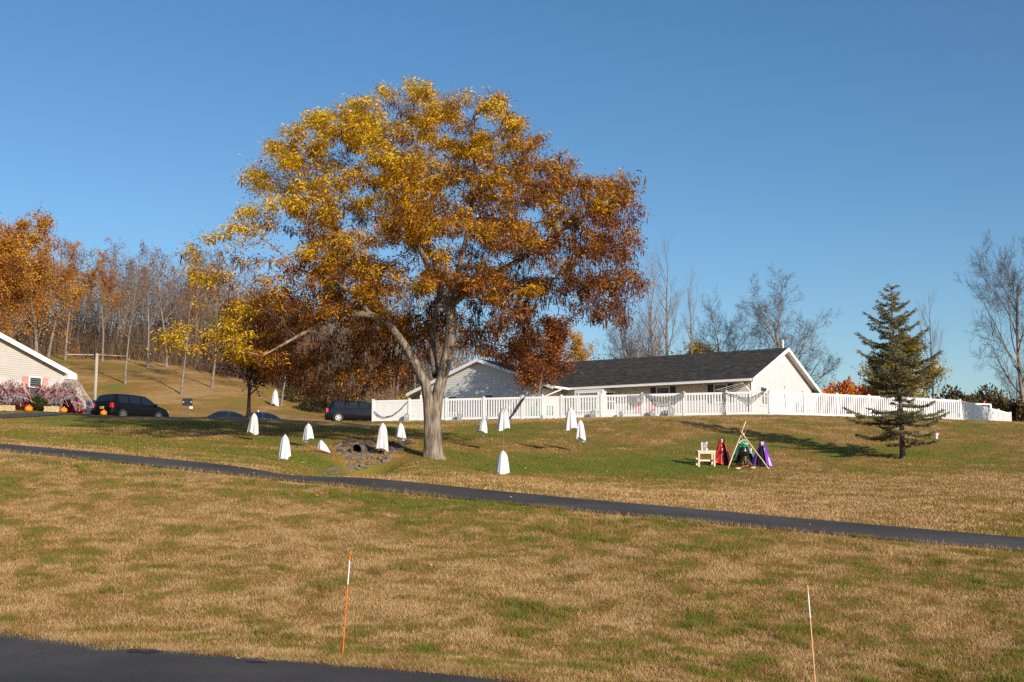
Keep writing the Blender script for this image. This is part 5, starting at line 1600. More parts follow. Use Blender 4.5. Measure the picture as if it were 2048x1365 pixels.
def witch(px, gpy, top, wpx, face, capem, hairm, label, gap, longhair=False, lean=0.0):
    p = on_ground(px, gpy)
    h_ = at(px, top, p.y).z - p.z
    w_ = wpx / F_PX * p.y / 2
    root = thing('witch_figure', p, face, label, 'witch figure', 'caped witch figures round the cauldron')
    rr = random.Random(px)
    hz = h_ - 0.135                  # head centre
    # black dress
    mb = MB()
    mb.lathe([(w_ * 0.72, 0.0), (w_ * 0.66, h_ * 0.15), (w_ * 0.45, h_ * 0.45), (0.10, h_ * 0.66), (0.085, h_ * 0.72), (0.045, h_ * 0.77), (0.04, hz - 0.06)], 30, fn=lambda a, i: 1 + 0.07 * math.sin(7 * a) * (i < 3))
    mb.build('dress', M_BLK, root, True)
    # cape, open in front (local +X is the front)
    def cape(t, u):
        a = gap + (2 * math.pi - 2 * gap) * u
        r0 = np.interp(t, [0, 0.12, 0.3, 0.6, 1.0], [0.075, 0.16, w_ * 0.52, w_ * 0.78, w_ * 1.02])
        f = 1 + 0.13 * t * math.sin(9 * a + 1.3) + 0.05 * t * math.sin(17 * a)
        return (math.cos(a) * r0 * f, math.sin(a) * r0 * f, h_ * 0.80 * (1 - t) + 0.02 + 0.03 * math.sin(4 * a) * t)
    shell(70, 18, cape).build('cape', capem, root, True)
    # head: an egg with brow, nose and chin
    hd = MB(); V_, n_, m_ = [], 18, 14
    for i in range(m_):
        th = math.pi * i / (m_ - 1)
        for k in range(n_):
            a = 6.28318 * k / n_
            x, y, z = math.sin(th) * math.cos(a) * 0.078, math.sin(th) * math.sin(a) * 0.066, math.cos(th) * 0.098
            if z < 0:
                y *= 1 + z * 3.0
            nose = math.exp(-((a if a < 3.2 else a - 6.283) / 0.28) ** 2 - ((z + 0.012) / 0.022) ** 2)
            x += 0.034 * nose + 0.012 * math.exp(-((a if a < 3.2 else a - 6.283) / 0.4) ** 2 - ((z + 0.078) / 0.02) ** 2)
            V_.append((x, y, z + hz))
    hd.add(V_, [(i * n_ + k, (i + 1) * n_ + k, (i + 1) * n_ + (k + 1) % n_, i * n_ + (k + 1) % n_) for i in range(m_ - 1) for k in range(n_)])
    head = hd.build('head', M_MASK, root, True)
    for sy in (-1, 1):
        e = MB(); e.lathe([(0.001, -0.012), (0.010, -0.007), (0.013, 0), (0.010, 0.007), (0.001, 0.012)], 8, (0.064, sy * 0.028, hz + 0.022)); e.build('eye', M_BLACK, head, True)
    mo = MB(); mo.box((0.074, 0, hz - 0.048), (0.012, 0.036, 0.009)); mo.build('mouth', M_HRD, head)
    # hair framing the face
    def hair(t, u):
        a = 0.62 + (2 * math.pi - 1.24) * u
        L = 0.36 if longhair else 0.17
        r0 = 0.085 + 0.02 * t
        return (math.cos(a) * r0 * 0.92, math.sin(a) * r0, hz + 0.085 - (0.085 + L) * t + 0.02 * math.sin(12 * a) * t)
    shell(40, 8, hair).build('hair', hairm, root, True)
    # hood
    def hood(t, u):
        a = 0.85 + (2 * math.pi - 1.7) * u
        th = 0.06 + t * 2.25
        r0 = 0.118 * math.sin(min(th, 2.0)) + (0.02 if t > 0.8 else 0)
        return (math.cos(a) * r0 - 0.012, math.sin(a) * r0, hz + 0.012 + 0.125 * math.cos(th))
    shell(40, 14, hood).build('hood', capem, root, True)
    return root
witch(1444, 930, 876, 36, -1.15, M_CRED, M_HBK, 'small witch figure in a red hooded cape beside the pale stool', 0.36)
witch(1486, 925, 877, 47, -1.5, M_CGRN, M_HRD, 'small witch figure in a teal cape behind the cauldron', 0.75)
witch(1525, 933, 881, 40, -1.95, M_CPUR, M_HWH, 'small white haired witch figure in a purple cape right of the tripod', 0.55, True)
# tripod of stripped branches
M_POLE = plain('stripped_branch', (0.62, 0.40, 0.20), 0.7, 0.2, 8, 0.3, 30, stretch=(1, 1, 0.2))
M_POLEP = plain('pale_branch', (0.68, 0.50, 0.32), 0.7, 0.18, 8, 0.3, 30, stretch=(1, 1, 0.2))
fa, fb, fc = on_ground(1455, 938), on_ground(1539, 939), on_ground(1493, 931)
tri = thing('pole_tripod', fa, 0, 'tripod of stripped branches standing over the cauldron', 'tripod')
YC = (fa.y + fb.y + fc.y) / 3
def crooked(a, b, r0, r1, mat, seed):
    rr = random.Random(seed)
    pts = []
    for i in range(9):
        t = i / 8
        q = a.lerp(b, t)
        pts.append(q + Vector((rr.gauss(0, 0.008), rr.gauss(0, 0.008), 0)) * (0 if i in (0, 8) else 1) - fa)
    mb = MB(); mb.tube(pts, [r0 + (r1 - r0) * i / 8 for i in range(9)], 8); return mb.build('pole', mat, tri, True)
crooked(fa - UP * 0.03, at(1492, 843, YC + 0.25), 0.026, 0.017, M_POLEP, 1)
crooked(fb - UP * 0.03, at(1480, 861, YC + 0.2), 0.022, 0.018, M_POLEP, 2)
crooked(fc - UP * 0.03, at(1483, 871, YC - 0.05), 0.014, 0.012, M_POLE, 3)
crooked(on_ground(1466, 926) - UP * 0.03, at(1496, 851, YC - 0.1), 0.014, 0.010, M_POLE, 4)
mb = MB(); lc = at(1486, 869, YC + 0.05) - fa
mb.lathe([(0.045, -0.05), (0.06, 0.0), (0.045, 0.05)], 10, tuple(lc)); mb.build('lashing', M_POLE, tri, True)
# cauldron hanging in it
M_IRON = plain('cauldron_black', (0.010, 0.010, 0.011), 0.22, 0.2, 5, spec=0.7)
M_FOAMG, M_FOAMW = plain('green_tinsel', (0.02, 0.36, 0.16), 0.4, 0.3, 20), plain('white_foam', (0.70, 0.74, 0.80), 0.4, 0.1, 20)
cc = at(1487, 904, YC + 0.05)
cz = H(cc.x, cc.y)
cau = thing('cauldron', Vector((cc.x, cc.y, cz)), 0, 'black cauldron with green and white foam hung in the tripod', 'cauldron')
zc_ = cc.z - cz
mb = MB(); mb.lathe([(0.001, -0.165), (0.09, -0.16), (0.165, -0.115), (0.205, -0.03), (0.20, 0.05), (0.175, 0.11), (0.172, 0.13), (0.195, 0.15), (0.195, 0.165), (0.165, 0.16), (0.15, 0.1)], 36, (0, 0, zc_)); mb.build('pot', M_IRON, cau, True)
mb = MB()
for sx in (-1, 1):
    mb.tube([(sx * 0.185, 0, zc_ + 0.15), (sx * 0.12, 0, zc_ + 0.32), (0, 0, zc_ + 0.56)], 0.006, 6)
mb.tube([(0, 0, zc_ + 0.56), (lc + fa - Vector((cc.x, cc.y, cz)))], 0.006, 6); mb.build('hanger', M_IRON, cau)
rr = random.Random(8)
for nm, m_, n_ in (('green_foam', M_FOAMG, 60), ('white_foam', M_FOAMW, 45)):
    mb = MB()
    for k in range(n_):
        a, r_ = rr.uniform(0, 6.28), 0.17 * math.sqrt(rr.random())
        hh = 0.17 + (0.30 * rr.random()) * (1 - (r_ / 0.17) ** 2 * 0.5)
        s = rr.uniform(0.018, 0.038)
        off = (0, 0)
        if nm == 'white_foam' and k > 28:
            hh = rr.uniform(-0.05, 0.12); r_ = rr.uniform(0.21, 0.30); a = rr.uniform(-0.5, 0.5)
        mb.lathe([(0.001, -s), (s * 0.8, -s * 0.6), (s, 0), (s * 0.8, s * 0.6), (0.001, s)], 7, (math.cos(a) * r_, math.sin(a) * r_, zc_ + hh))
    o = mb.build(nm, m_, cau, True); o['kind'] = 'stuff'
# the make-believe fire of sticks and red leaves
fp = on_ground(1488, 934)
fire = thing('fire_pile', fp, 0, 'pile of dark sticks, red leaves and two pale logs under the cauldron', 'fire pile')
rr = random.Random(4)
for k in range(26):
    a = rr.uniform(0, 6.28); r_ = rr.uniform(0.1, 0.5)
    q = Vector((math.cos(a) * r_, math.sin(a) * r_ * 0.8, 0.0)); q.z = H(fp.x + q.x, fp.y + q.y) - fp.z
    mb = MB()
    if k < 8:
        mb.tube([q * 0.9, Vector((rr.gauss(0, 0.05), rr.gauss(0, 0.05), 0.30 + 0.12 * rr.random()))], [0.010, 0.006], 6)
    else:
        b = rr.uniform(0, 6.28); l_ = rr.uniform(0.12, 0.3)
        d_ = Vector((math.cos(b) * l_, math.sin(b) * l_, rr.uniform(0, 0.05)))
        mb.tube([q + UP * 0.03 - d_, q + UP * 0.04 + d_], [0.014, 0.011], 6)
    mb.build('stick', M_BARKD if k % 3 else M_POLE, fire, True)
n_ = 420
P = np.stack([rg.normal(0, 0.27, n_), rg.normal(0, 0.2, n_), np.zeros(n_)], -1)
P[:, 2] = hgt(fp.x + P[:, 0], fp.y + P[:, 1]) - fp.z + 0.03 + 0.06 * rg.random(n_) * np.exp(-(P[:, 0] / 0.3) ** 2)
tag(link('red_leaves', leaf_quads(P, 0.075, rg.random(n_), 'red_leaves', leafmat('fire_leaf', [(0, (0.05, 0.012, 0.008)), (0.6, (0.20, 0.03, 0.015)), (1, (0.36, 0.12, 0.03))], 0.1), True), fire), kind='stuff')
for (a, b) in ((1476, 940), (1506, 939)):
    q = on_ground(a, b) - fp; mb = MB(); mb.tube([q + Vector((-0.09, 0, 0.05)), q + Vector((0.09, 0.03, 0.05))], 0.035, 10); mb.build('log', M_POLEP, fire, True)
# pale wooden stool with the spell book
M_PINE = plain('pale_pine', (0.66, 0.52, 0.36), 0.6, 0.1, 4, stretch=(1, 6, 1))
sp = on_ground(1411, 932)
st = thing('stool', sp, 0.06, 'pale pine stool beside the red caped witch', 'stool')
st.rotation_euler = (R(5), 0, 0.10)
sh_ = at(1411, 901, sp.y).z - sp.z
mb = MB(); mb.box((0, 0, sh_ - 0.03), (0.70, 0.42, 0.055)); mb.build('top', M_PINE, st)
mb = MB(); mb.box((0, -0.19, sh_ - 0.085), (0.62, 0.025, 0.06)); mb.build('apron', M_PINE, st)
mb = MB(); mb.box((0, 0.19, sh_ - 0.085), (0.62, 0.025, 0.06)); mb.build('apron', M_PINE, st)
for sx in (-1, 1):
    for sy in (-1, 1):
        mb = MB(); mb.box((sx * 0.295, sy * 0.165, (sh_ - 0.06) / 2 - 0.03), (0.062, 0.062, sh_ - 0.0)); mb.build('leg', M_PINE, st)
    mb = MB(); mb.box((sx * 0.295, 0, 0.2), (0.04, 0.27, 0.055)); mb.build('stretcher', M_PINE, st)
mb = MB(); mb.box((0, 0.0, 0.2), (0.55, 0.05, 0.07)); mb.build('stretcher', M_PINE, st)
M_BOOK, M_BOOKW = plain('book_grey', (0.20, 0.195, 0.205), 0.6, 0.25, 25), plain('book_white', (0.66, 0.67, 0.70), 0.5, 0.05)
bk_ = thing('spell_book', sp + UP * sh_ + Vector((-0.03, -0.01, 0.004)), 0.15, 'grey spell book with white emblem standing on the pale stool', 'book')
bk_.rotation_euler = (R(6), R(-3), 0.2)
mb = MB(); mb.box((0.015, 0, 0.15), (0.20, 0.055, 0.30)); mb.build('cover', M_BOOK, bk_)
mb = MB(); mb.box((-0.105, 0, 0.15), (0.038, 0.065, 0.305)); mb.build('spine', M_BOOKW, bk_)
for zz in (0.03, 0.27):
    mb = MB(); mb.box((0.088, 0, zz), (0.065, 0.063, 0.062)); mb.build('corner_piece', M_BOOKW, bk_)
mb = MB()
for k in range(20):
    a, b = 6.28318 * k / 20, 6.28318 * (k + 1) / 20
    mb.bar((0.03 + math.cos(a) * 0.05, -0.032, 0.155 + math.sin(a) * 0.05), (0.03 + math.cos(b) * 0.05, -0.032, 0.155 + math.sin(b) * 0.05), 0.008, 0.016, up=Vector((0, 1, 0)))
for k in range(3):
    a, b = 1.57 + 2.094 * k - 1.57, 1.57 + 2.094 * (k + 1) - 1.57
    mb.bar((0.03 + math.cos(a) * 0.036, -0.032, 0.155 + math.sin(a) * 0.036), (0.03 + math.cos(b) * 0.036, -0.032, 0.155 + math.sin(b) * 0.036), 0.008, 0.010, up=Vector((0, 1, 0)))
mb.build('emblem', M_BOOKW, bk_)

# ------------------------------------------------------------------ decorations along the fence
def on_fence(px, py, off=0.12):
    d = FENCE_B - FENCE_A
    s = solve(lambda q: Vector((FENCE_A.x + d.x * q, FENCE_A.y + d.y * q, 7.0)), px, -0.2, 1.2, 0)
    q = FENCE_A + d * s
    nrm = Vector((d.y, -d.x)).normalized()
    if nrm.y > 0:
        nrm = -nrm
    q = q + nrm * off
    return at(px, py, q.y)
M_TOMB = plain('grey_headstone', (0.25, 0.26, 0.27), 0.85, 0.25, 9, 0.4, 20)
M_TOMBL = plain('light_relief', (0.44, 0.45, 0.45), 0.85, 0.2, 9)
for px, t_, b_, lab in ((813, 830, 847, 'arched grey headstone leaning at the solid fence boards left of the big trunk'), (919, 831, 846, 'grey headstone right of the big trunk by the fence'),
                        (974, 837, 846, 'small grey headstone half behind the smallest ghost'), (1083, 830, 839, 'low grey headstone left of the ghost before the bay window'),
                        (1186, 820, 837, 'pointed grey headstone under the bay window'), (1242, 824, 837, 'narrow grey headstone between the two bigger ones'),
                        (1306, 817, 834, 'grey headstone with white cross under the hanging net'), (1342, 813, 834, 'tallest grey headstone on a brown base under the net')):
    g0 = on_fence(px, b_, 0.45); g0.z = H(g0.x, g0.y)
    hh = (b_ - t_) / F_PX * g0.y; ww = hh * 0.62
    tm = thing('headstone', g0, random.Random(px).uniform(-0.3, 0.1), lab, 'headstone', 'grey headstones along the fence')
    arch = [(-ww / 2, -0.03), (ww / 2, -0.03)] + [(math.cos(a) * ww / 2, hh * 0.62 + math.sin(a) * hh * 0.38) for a in np.linspace(0, math.pi, 13)]
    m_ = Matrix(((1, 0, 0), (0, 0, 1), (0, 1, 0)))
    MB().prism(arch, 0.07, m_).build('slab', M_TOMB, tm, fix=True)
    mb = MB(); mb.box((0, -0.012, hh * 0.55), (ww * 0.14, 0.03, hh * 0.5)); mb.box((0, -0.014, hh * 0.62), (ww * 0.46, 0.03, hh * 0.1))
    for sx in (-1, 1):
        mb.box((sx * ww * 0.4, -0.010, hh * 0.34), (ww * 0.08, 0.03, hh * 0.55))
    mb.build('relief', M_TOMBL, tm)
    mb = MB(); mb.box((0, 0.03, 0.02), (ww * 1.25, 0.16, 0.08)); mb.build('base', M_TOMB if px != 1342 else M_POLE, tm)
M_NET = plain('black_netting', (0.03, 0.03, 0.035), 0.9, 0.3)
M_NETG = plain('grey_netting', (0.24, 0.235, 0.22), 0.9, 0.2)
def net(pts_top, pts_bot, nu, nv, label, mat=M_NETG, rope=0.0, wr=0.006, seed=1):
    """loose net hung between an upper and a lower outline (picture points on the fence)"""
    T = resample([on_fence(a, b) for a, b in pts_top], nu); B = resample([on_fence(a, b) for a, b in pts_bot], nu)
    rr = random.Random(seed)
    G = [[T[i].lerp(B[i], j / (nv - 1)) + Vector((rr.gauss(0, 0.008), rr.gauss(0, 0.012) - 0.02 * math.sin(i * 1.1), rr.gauss(0, 0.008))) for j in range(nv)] for i in range(nu)]
    o0 = T[0].copy()
    root = thing('netting', o0, 0, label, 'netting', 'dark netting draped on the fence')
    mb = MB()
    for i in range(nu):
        for j in range(nv):
            if i + 1 < nu:
                mb.tube([G[i][j] - o0, G[i + 1][j] - o0], wr, 3, False)
            if j + 1 < nv:
                mb.tube([G[i][j] - o0, G[i][j + 1] - o0], wr, 3, False)
    o = mb.build('mesh_cloth', mat, root); o['kind'] = 'stuff'
    if rope:
        mb = MB(); mb.tube([p - o0 for p in T], [rope * (0.7 + 0.8 * rr.random()) for _ in T], 6); mb.build('gathered_edge', M_NET, root)
net([(748, 822), (757, 831), (768, 835), (785, 831), (800, 820), (815, 804)], [(749, 826), (757, 834), (768, 838), (785, 833), (800, 822), (815, 805)], 22, 3, 'black netting rope sagging across the solid fence boards', M_NET, 0.016)
net([(1050, 795), (1042, 808), (1030, 826), (1020, 838)], [(1046, 796), (1034, 812), (1024, 830), (1012, 841)], 16, 8, 'dark ragged cloth hanging diagonally off a fence post', M_NET, 0.02, 0.012)
net([(1288, 786), (1306, 793), (1326, 796), (1346, 793), (1369, 785)], [(1302, 795), (1312, 810), (1328, 813), (1346, 811), (1368, 796)], 40, 16, 'grey net swag hung between two posts under a shuttered window', M_NETG, 0.010)
net([(1257, 790), (1266, 791), (1278, 791), (1288, 787)], [(1259, 804), (1266, 812), (1276, 813), (1285, 808)], 24, 14, 'grey net scrap left of the hanging net swag', M_NETG, 0.006)
net([(1452, 786), (1470, 791), (1486, 796), (1500, 796), (1514, 790), (1533, 780)], [(1453, 787), (1471, 792), (1492, 803), (1498, 812), (1510, 803), (1533, 781)], 40, 10, 'grey net sagging like a hammock at the fence corner', M_NETG, 0.012)
net([(1450, 783), (1452, 800), (1449, 815), (1452, 830)], [(1448, 783), (1448, 800), (1446, 815), (1447, 832)], 18, 4, 'black ragged strip hanging down a fence post', M_NET, 0.014)
# rope ladder decoration strung from the eave to the fence
ld = thing('ladder', at(1497, 765, 78.2), 0, 'thin ladder strung slanting from the house eave down to the fence', 'ladder')
l0 = ld.location.copy()
pa0, pa1, pb0, pb1 = at(1487, 766, 77.8), at(1429, 781, 74.5), at(1496, 772, 77.6), at(1452, 786, 74.4)
M_RUNG = plain('grey_rope', (0.40, 0.36, 0.36), 0.8, 0.15)
for a, b in ((pa0, pa1), (pb0, pb1)):
    mb = MB(); mb.tube([a - l0, b - l0], 0.012, 6); mb.build('rail', M_RUNG, ld)
for k in range(8):
    t = (k + 0.3) / 8
    mb = MB(); mb.tube([pa0.lerp(pa1, t) - l0, pb0.lerp(pb1, t) - l0], 0.014, 6); mb.build('rung', M_RUNG, ld)
# patio things glimpsed through the pickets
M_REDP, M_GRNP = plain('red_plastic', (0.45, 0.02, 0.03), 0.5), plain('green_plastic', (0.03, 0.22, 0.10), 0.5)
def chair(px, Y, mat, rz, label):
    p = ground_px(px, Y)
    c_ = thing('patio_chair', p, rz, label, 'chair', 'patio chairs behind the fence')
    mb = MB(); mb.box((0, 0, 0.42), (0.52, 0.5, 0.05)); mb.build('seat', mat, c_)
    mb = MB()
    for k in range(5):
        mb.box((-0.2 + 0.1 * k, 0.25, 0.72), (0.07, 0.03, 0.56))
    mb.box((0, 0.25, 1.0), (0.52, 0.04, 0.06)); mb.build('backrest', mat, c_)
    for sx in (-1, 1):
        mb = MB(); mb.box((sx * 0.27, 0, 0.62), (0.06, 0.52, 0.03)); mb.build('armrest', mat, c_)
        for sy in (-1, 1):
            mb = MB(); mb.box((sx * 0.25, sy * 0.22, 0.2), (0.05, 0.05, 0.42)); mb.build('leg', mat, c_)
chair(1278, 77, M_REDP, 0.2, 'red patio chair behind the fence left of the net swag')
chair(1302, 77.5, M_REDP, -0.3, 'red patio chair behind the fence under the net swag')
chair(1100, 80, M_GRNP, 0.1, 'green patio chair behind the fence below the rust red tree')
chair(1072, 80.5, M_GRNP, 0.5, 'green patio chair behind the fence left of the rust red tree')

# ------------------------------------------------------------------ vehicles
M_TYRE, M_RIM = plain('tyre', (0.018, 0.018, 0.019), 0.85), plain('alloy', (0.55, 0.56, 0.58), 0.3, 0.05, metal=0.9)
M_CARG = plain('car_glass', (0.012, 0.015, 0.018), 0.05, 0.1, spec=0.7)
M_TAIL, M_PLATE = plain('tail_lamp', (0.65, 0.02, 0.02), 0.25, 0.05, spec=0.6), plain('plate_gold', (0.75, 0.36, 0.04), 0.5, 0.05)
M_HEADL, M_CHROME = plain('head_lamp', (0.75, 0.77, 0.80), 0.15, 0.05, spec=0.7), plain('chrome', (0.6, 0.6, 0.62), 0.2, 0.05, metal=1.0)
def paint(name, c):
    return plain(name, c, 0.12, 0.08, 2, spec=0.25, coat=0.0)
SPEC_VAN = dict(L=5.1, W=1.98, wheels=(0.95, 4.05), wr=0.345, st=[  # x, roof, belt, roof half-width factor
    (0.0, 0.62, 0.55, 0.96), (0.03, 0.86, 0.78, 0.95), (0.10, 1.06, 1.00, 0.93), (0.20, 1.28, 1.06, 0.88), (0.38, 1.62, 1.08, 0.82), (0.60, 1.72, 1.08, 0.80), (1.3, 1.75, 1.07, 0.80), (2.4, 1.745, 1.06, 0.80), (3.1, 1.70, 1.05, 0.79), (3.5, 1.52, 1.04, 0.79), (4.15, 1.12, 1.03, 0.83), (4.3, 1.05, 0.99, 0.87), (4.75, 0.92, 0.86, 0.88), (5.0, 0.76, 0.70, 0.90), (5.1, 0.55, 0.5, 0.93)],
    side=((0.62, 1.45), (1.55, 2.50), (2.62, 3.62)), back=(0.16, 0.40), wind=(3.42, 4.12), nose=4.2)
SPEC_CAR = dict(L=4.6, W=1.80, wheels=(0.85, 3.7), wr=0.31, st=[
    (0.0, 0.55, 0.5, 0.95), (0.05, 0.82, 0.76, 0.93), (0.25, 0.94, 0.88, 0.90), (0.75, 1.0, 0.92, 0.86), (1.25, 1.30, 0.93, 0.74), (1.6, 1.41, 0.93, 0.72), (2.2, 1.45, 0.92, 0.72), (2.6, 1.42, 0.92, 0.72), (3.0, 1.24, 0.91, 0.75), (3.45, 0.98, 0.90, 0.83), (3.6, 0.92, 0.86, 0.86), (4.2, 0.82, 0.76, 0.88), (4.5, 0.68, 0.62, 0.9), (4.6, 0.5, 0.46, 0.93)],
    side=((1.05, 1.95), (2.05, 3.05)), back=(0.80, 1.20), wind=(2.68, 3.40), nose=3.5)
def vehicle(spec, name, p, head, mat, label, plate=False):
    L, W = spec['L'], spec['W']
    root = thing(name, p, head, label, 'van' if spec is SPEC_VAN else 'car', 'parked vehicles')
    xs = [s[0] for s in spec['st']]
    def sec(x, t):
        zt, zb, wf = (float(np.interp(x, xs, [s[i] for s in spec['st']])) for i in (1, 2, 3))
        e = min(1, x / 0.25, (L - x) / 0.5) if 0 < x < L else 0
        wb_ = W / 2 * (0.90 + 0.10 * math.sqrt(max(0, e)))
        zb = min(zb, zt - 0.03)
        K = [(wb_ * 0.90, 0.24), (wb_, 0.40), (wb_ * 1.0, (0.4 + zb) / 2), (wb_ * 0.965, zb), (wb_ * wf, zt - 0.11 if zt - 0.11 > zb else zb + 0.01), (wb_ * wf * 0.82, zt - 0.03), (wb_ * wf * 0.45, zt - 0.004), (0, zt)]
        i = min(6, int(t)); f = t - i
        return K[i][0] * (1 - f) + K[i + 1][0] * f, K[i][1] * (1 - f) + K[i + 1][1] * f
    X = sorted(set([round(v, 3) for v in np.linspace(0, L, 44)] + xs))
    T = [0, 0.5, 1, 1.5, 2, 2.5, 3, 3.5, 4, 4.5, 5, 6, 7]
    V_ = []
    ring = [(t, 1) for t in T] + [(t, -1) for t in T[-2::-1]]
    for x in X:
        for t, s in ring:
            y, z = sec(x, t); V_.append((x - L / 2, s * y, z))
    n_ = len(ring)
    F_ = [(i * n_ + k, i * n_ + k + 1, (i + 1) * n_ + k + 1, (i + 1) * n_ + k) for i in range(len(X) - 1) for k in range(n_ - 1)]
    F_ += [((i + 1) * n_, i * n_, i * n_ + n_ - 1, (i + 1) * n_ + n_ - 1)[::-1] for i in range(len(X) - 1)]
    F_ += [tuple(range(n_)), tuple(range((len(X) - 1) * n_, len(X) * n_))[::-1]]
    body = MB().add(V_, F_).build('body', mat, root, True, True)
    def patch(name, x0, x1, t0, t1, s, m_, both=False, parent=root, off=0.008):
        xx, tt = np.linspace(x0, x1, 9), np.linspace(t0, t1, 7)
        path = [(t, 1) for t in tt] + ([(t, -1) for t in tt[::-1]] if both else [])
        if not both:
            path = [(t, s) for t in tt]
        pv = []
        for x in xx:
            for t, sg in path:
                y, z = sec(x, t)
                y1, z1 = sec(x, max(0, t - 0.2)); y2, z2 = sec(x, min(7, t + 0.2))
                ny_, nz_ = (z2 - z1), -(y2 - y1)
                l_ = math.hypot(ny_, nz_) or 1
                za, zb2 = sec(max(0, x - 0.03), t)[1], sec(min(L, x + 0.03), t)[1]
                sl = (zb2 - za) / 0.06 if t > 3.9 else 0
                nx_ = -sl * abs(nz_ / l_)
                pv.append((x - L / 2 + off * nx_ / math.hypot(1, nx_), sg * (y + off * ny_ / l_), z + off * nz_ / l_ + (off if both else 0)))
        k_ = len(path)
        return MB().add(pv, [(i * k_ + j, i * k_ + j + 1, (i + 1) * k_ + j + 1, (i + 1) * k_ + j) for i in range(8) for j in range(k_ - 1)]).build(name, m_, parent, True)
    for x0, x1 in spec['side']:
        for s in (-1, 1):
            patch('side_window', x0, x1, 3.1, 3.95, s, M_CARG)
    patch('rear_window', *spec['back'], 4.15, 7, 1, M_CARG, True)
    patch('windscreen', *spec['wind'], 4.15, 7, 1, M_CARG, True)
    for x in spec['wheels']:
        for s in (-1, 1):
            yy = s * (W / 2 - 0.10)
            ar = MB(); ar.tube([(x - L / 2, s * (W / 2 - 0.2), spec['wr']), (x - L / 2, s * (W / 2 + 0.004), spec['wr'])], spec['wr'] + 0.055, 26); ar.build('arch_shade_disc', M_BLACK, root)  # black disc stands in for the shade of an uncut wheel opening
            wh = link('wheel', None, root); wh.location = (x - L / 2, yy, spec['wr'])
            r_ = spec['wr']
            ty = MB(); ty.tube([(0, s * -0.1, 0), (0, s * -0.09, 0), (0, s * 0.09, 0), (0, s * 0.115, 0), (0, s * 0.117, 0)], [r_ * 0.9, r_, r_, r_ * 0.92, r_ * 0.68], 26); ty.build('tyre', M_TYRE, wh, True)
            ri = MB(); ri.tube([(0, s * 0.09, 0), (0, s * 0.121, 0)], r_ * 0.16, 14)
            for k in range(5):
                a = 6.283 * k / 5
                ri.bar((0, s * 0.119, 0), (math.cos(a) * r_ * 0.64, s * 0.119, math.sin(a) * r_ * 0.64), 0.075, 0.02, up=Vector((0, 1, 0)))
            for k in range(20):
                a, b = 6.283 * k / 20, 6.283 * (k + 1) / 20
                ri.bar((math.cos(a) * r_ * 0.64, s * 0.119, math.sin(a) * r_ * 0.64), (math.cos(b) * r_ * 0.64, s * 0.119, math.sin(b) * r_ * 0.64), 0.03, 0.02, up=Vector((0, 1, 0)))
            ri.build('rim', M_RIM, wh)
    for s in (-1, 1):
        zz = 0.92 if spec is SPEC_VAN else 0.78
        mb = MB(); mb.box((-L / 2 + 0.075, s * (W / 2 - 0.115), zz), (0.16, 0.19, 0.30 if spec is SPEC_VAN else 0.15)); mb.build('tail_lamp', M_TAIL, root)
        hx = L / 2 - 0.22
        mb = MB(); mb.box((hx, s * (W / 2 - 0.24), 0.70 if spec is SPEC_VAN else 0.66), (0.24, 0.30, 0.13)); mb.build('head_lamp', M_HEADL, root)
        mx_ = spec['nose'] - L / 2 - 0.55
        mb = MB(); mb.box((mx_, s * (W / 2 + 0.11), 1.10 if spec is SPEC_VAN else 0.98), (0.13, 0.2, 0.15)); mb.build('mirror', mat, root)
    mb = MB(); mb.box((-L / 2 - 0.035, 0, 0.5), (0.12, W * 0.90, 0.2)); mb.build('bumper', mat, root)
    if plate:
        mb = MB(); mb.box((-L / 2 + 0.0, -0.05, 0.78), (0.06, 0.31, 0.16)); mb.build('number_plate', M_PLATE, root)
    mb = MB()
    for s in (-1, 1):
        for x in (spec['side'][-1][0] + 0.1, spec['side'][-2][0] + 0.2):
            mb.box((x - L / 2, s * (W / 2 + 0.012), 0.95 if spec is SPEC_VAN else 0.82), (0.2, 0.03, 0.035))
    o = mb.build('door_handles', mat, root); o['kind'] = 'stuff'
    return root
P_NAVY, P_BLACK, P_BLUE, P_TEAL = paint('navy_paint', (0.007, 0.008, 0.014)), paint('black_paint', (0.006, 0.006, 0.007)), paint('blue_paint', (0.020, 0.034, 0.075)), paint('slate_paint', (0.035, 0.055, 0.075))
def ground_z(px, Y, dz=0.03):
    p = ground_px(px, Y); p.z += dz
    return p
vehicle(SPEC_VAN, 'minivan', ground_z(262, 80.5), math.atan2(0.87, 0.50), P_BLACK, 'black minivan seen from behind, parked by the wooden pole', True)
vehicle(SPEC_VAN, 'minivan', ground_z(715, 95.5), math.atan2(0.22, 0.97), P_NAVY, 'dark navy minivan half hidden behind the end of the white fence')
vehicle(SPEC_CAR, 'parked_car', ground_z(445, 84.5, -0.12), math.pi + 0.35, P_BLUE, 'dark blue car roof showing over the lawn crest left of the maple trunk')
vehicle(SPEC_CAR, 'parked_car', ground_z(514, 84.5, -0.22), math.pi + 0.30, P_BLUE, 'dark blue car roof showing behind the maple trunk and a ghost')
vehicle(SPEC_CAR, 'parked_car', ground_z(180, 83), math.pi + 0.75, P_TEAL, 'slate blue car nosing out between the red bush and the black minivan')

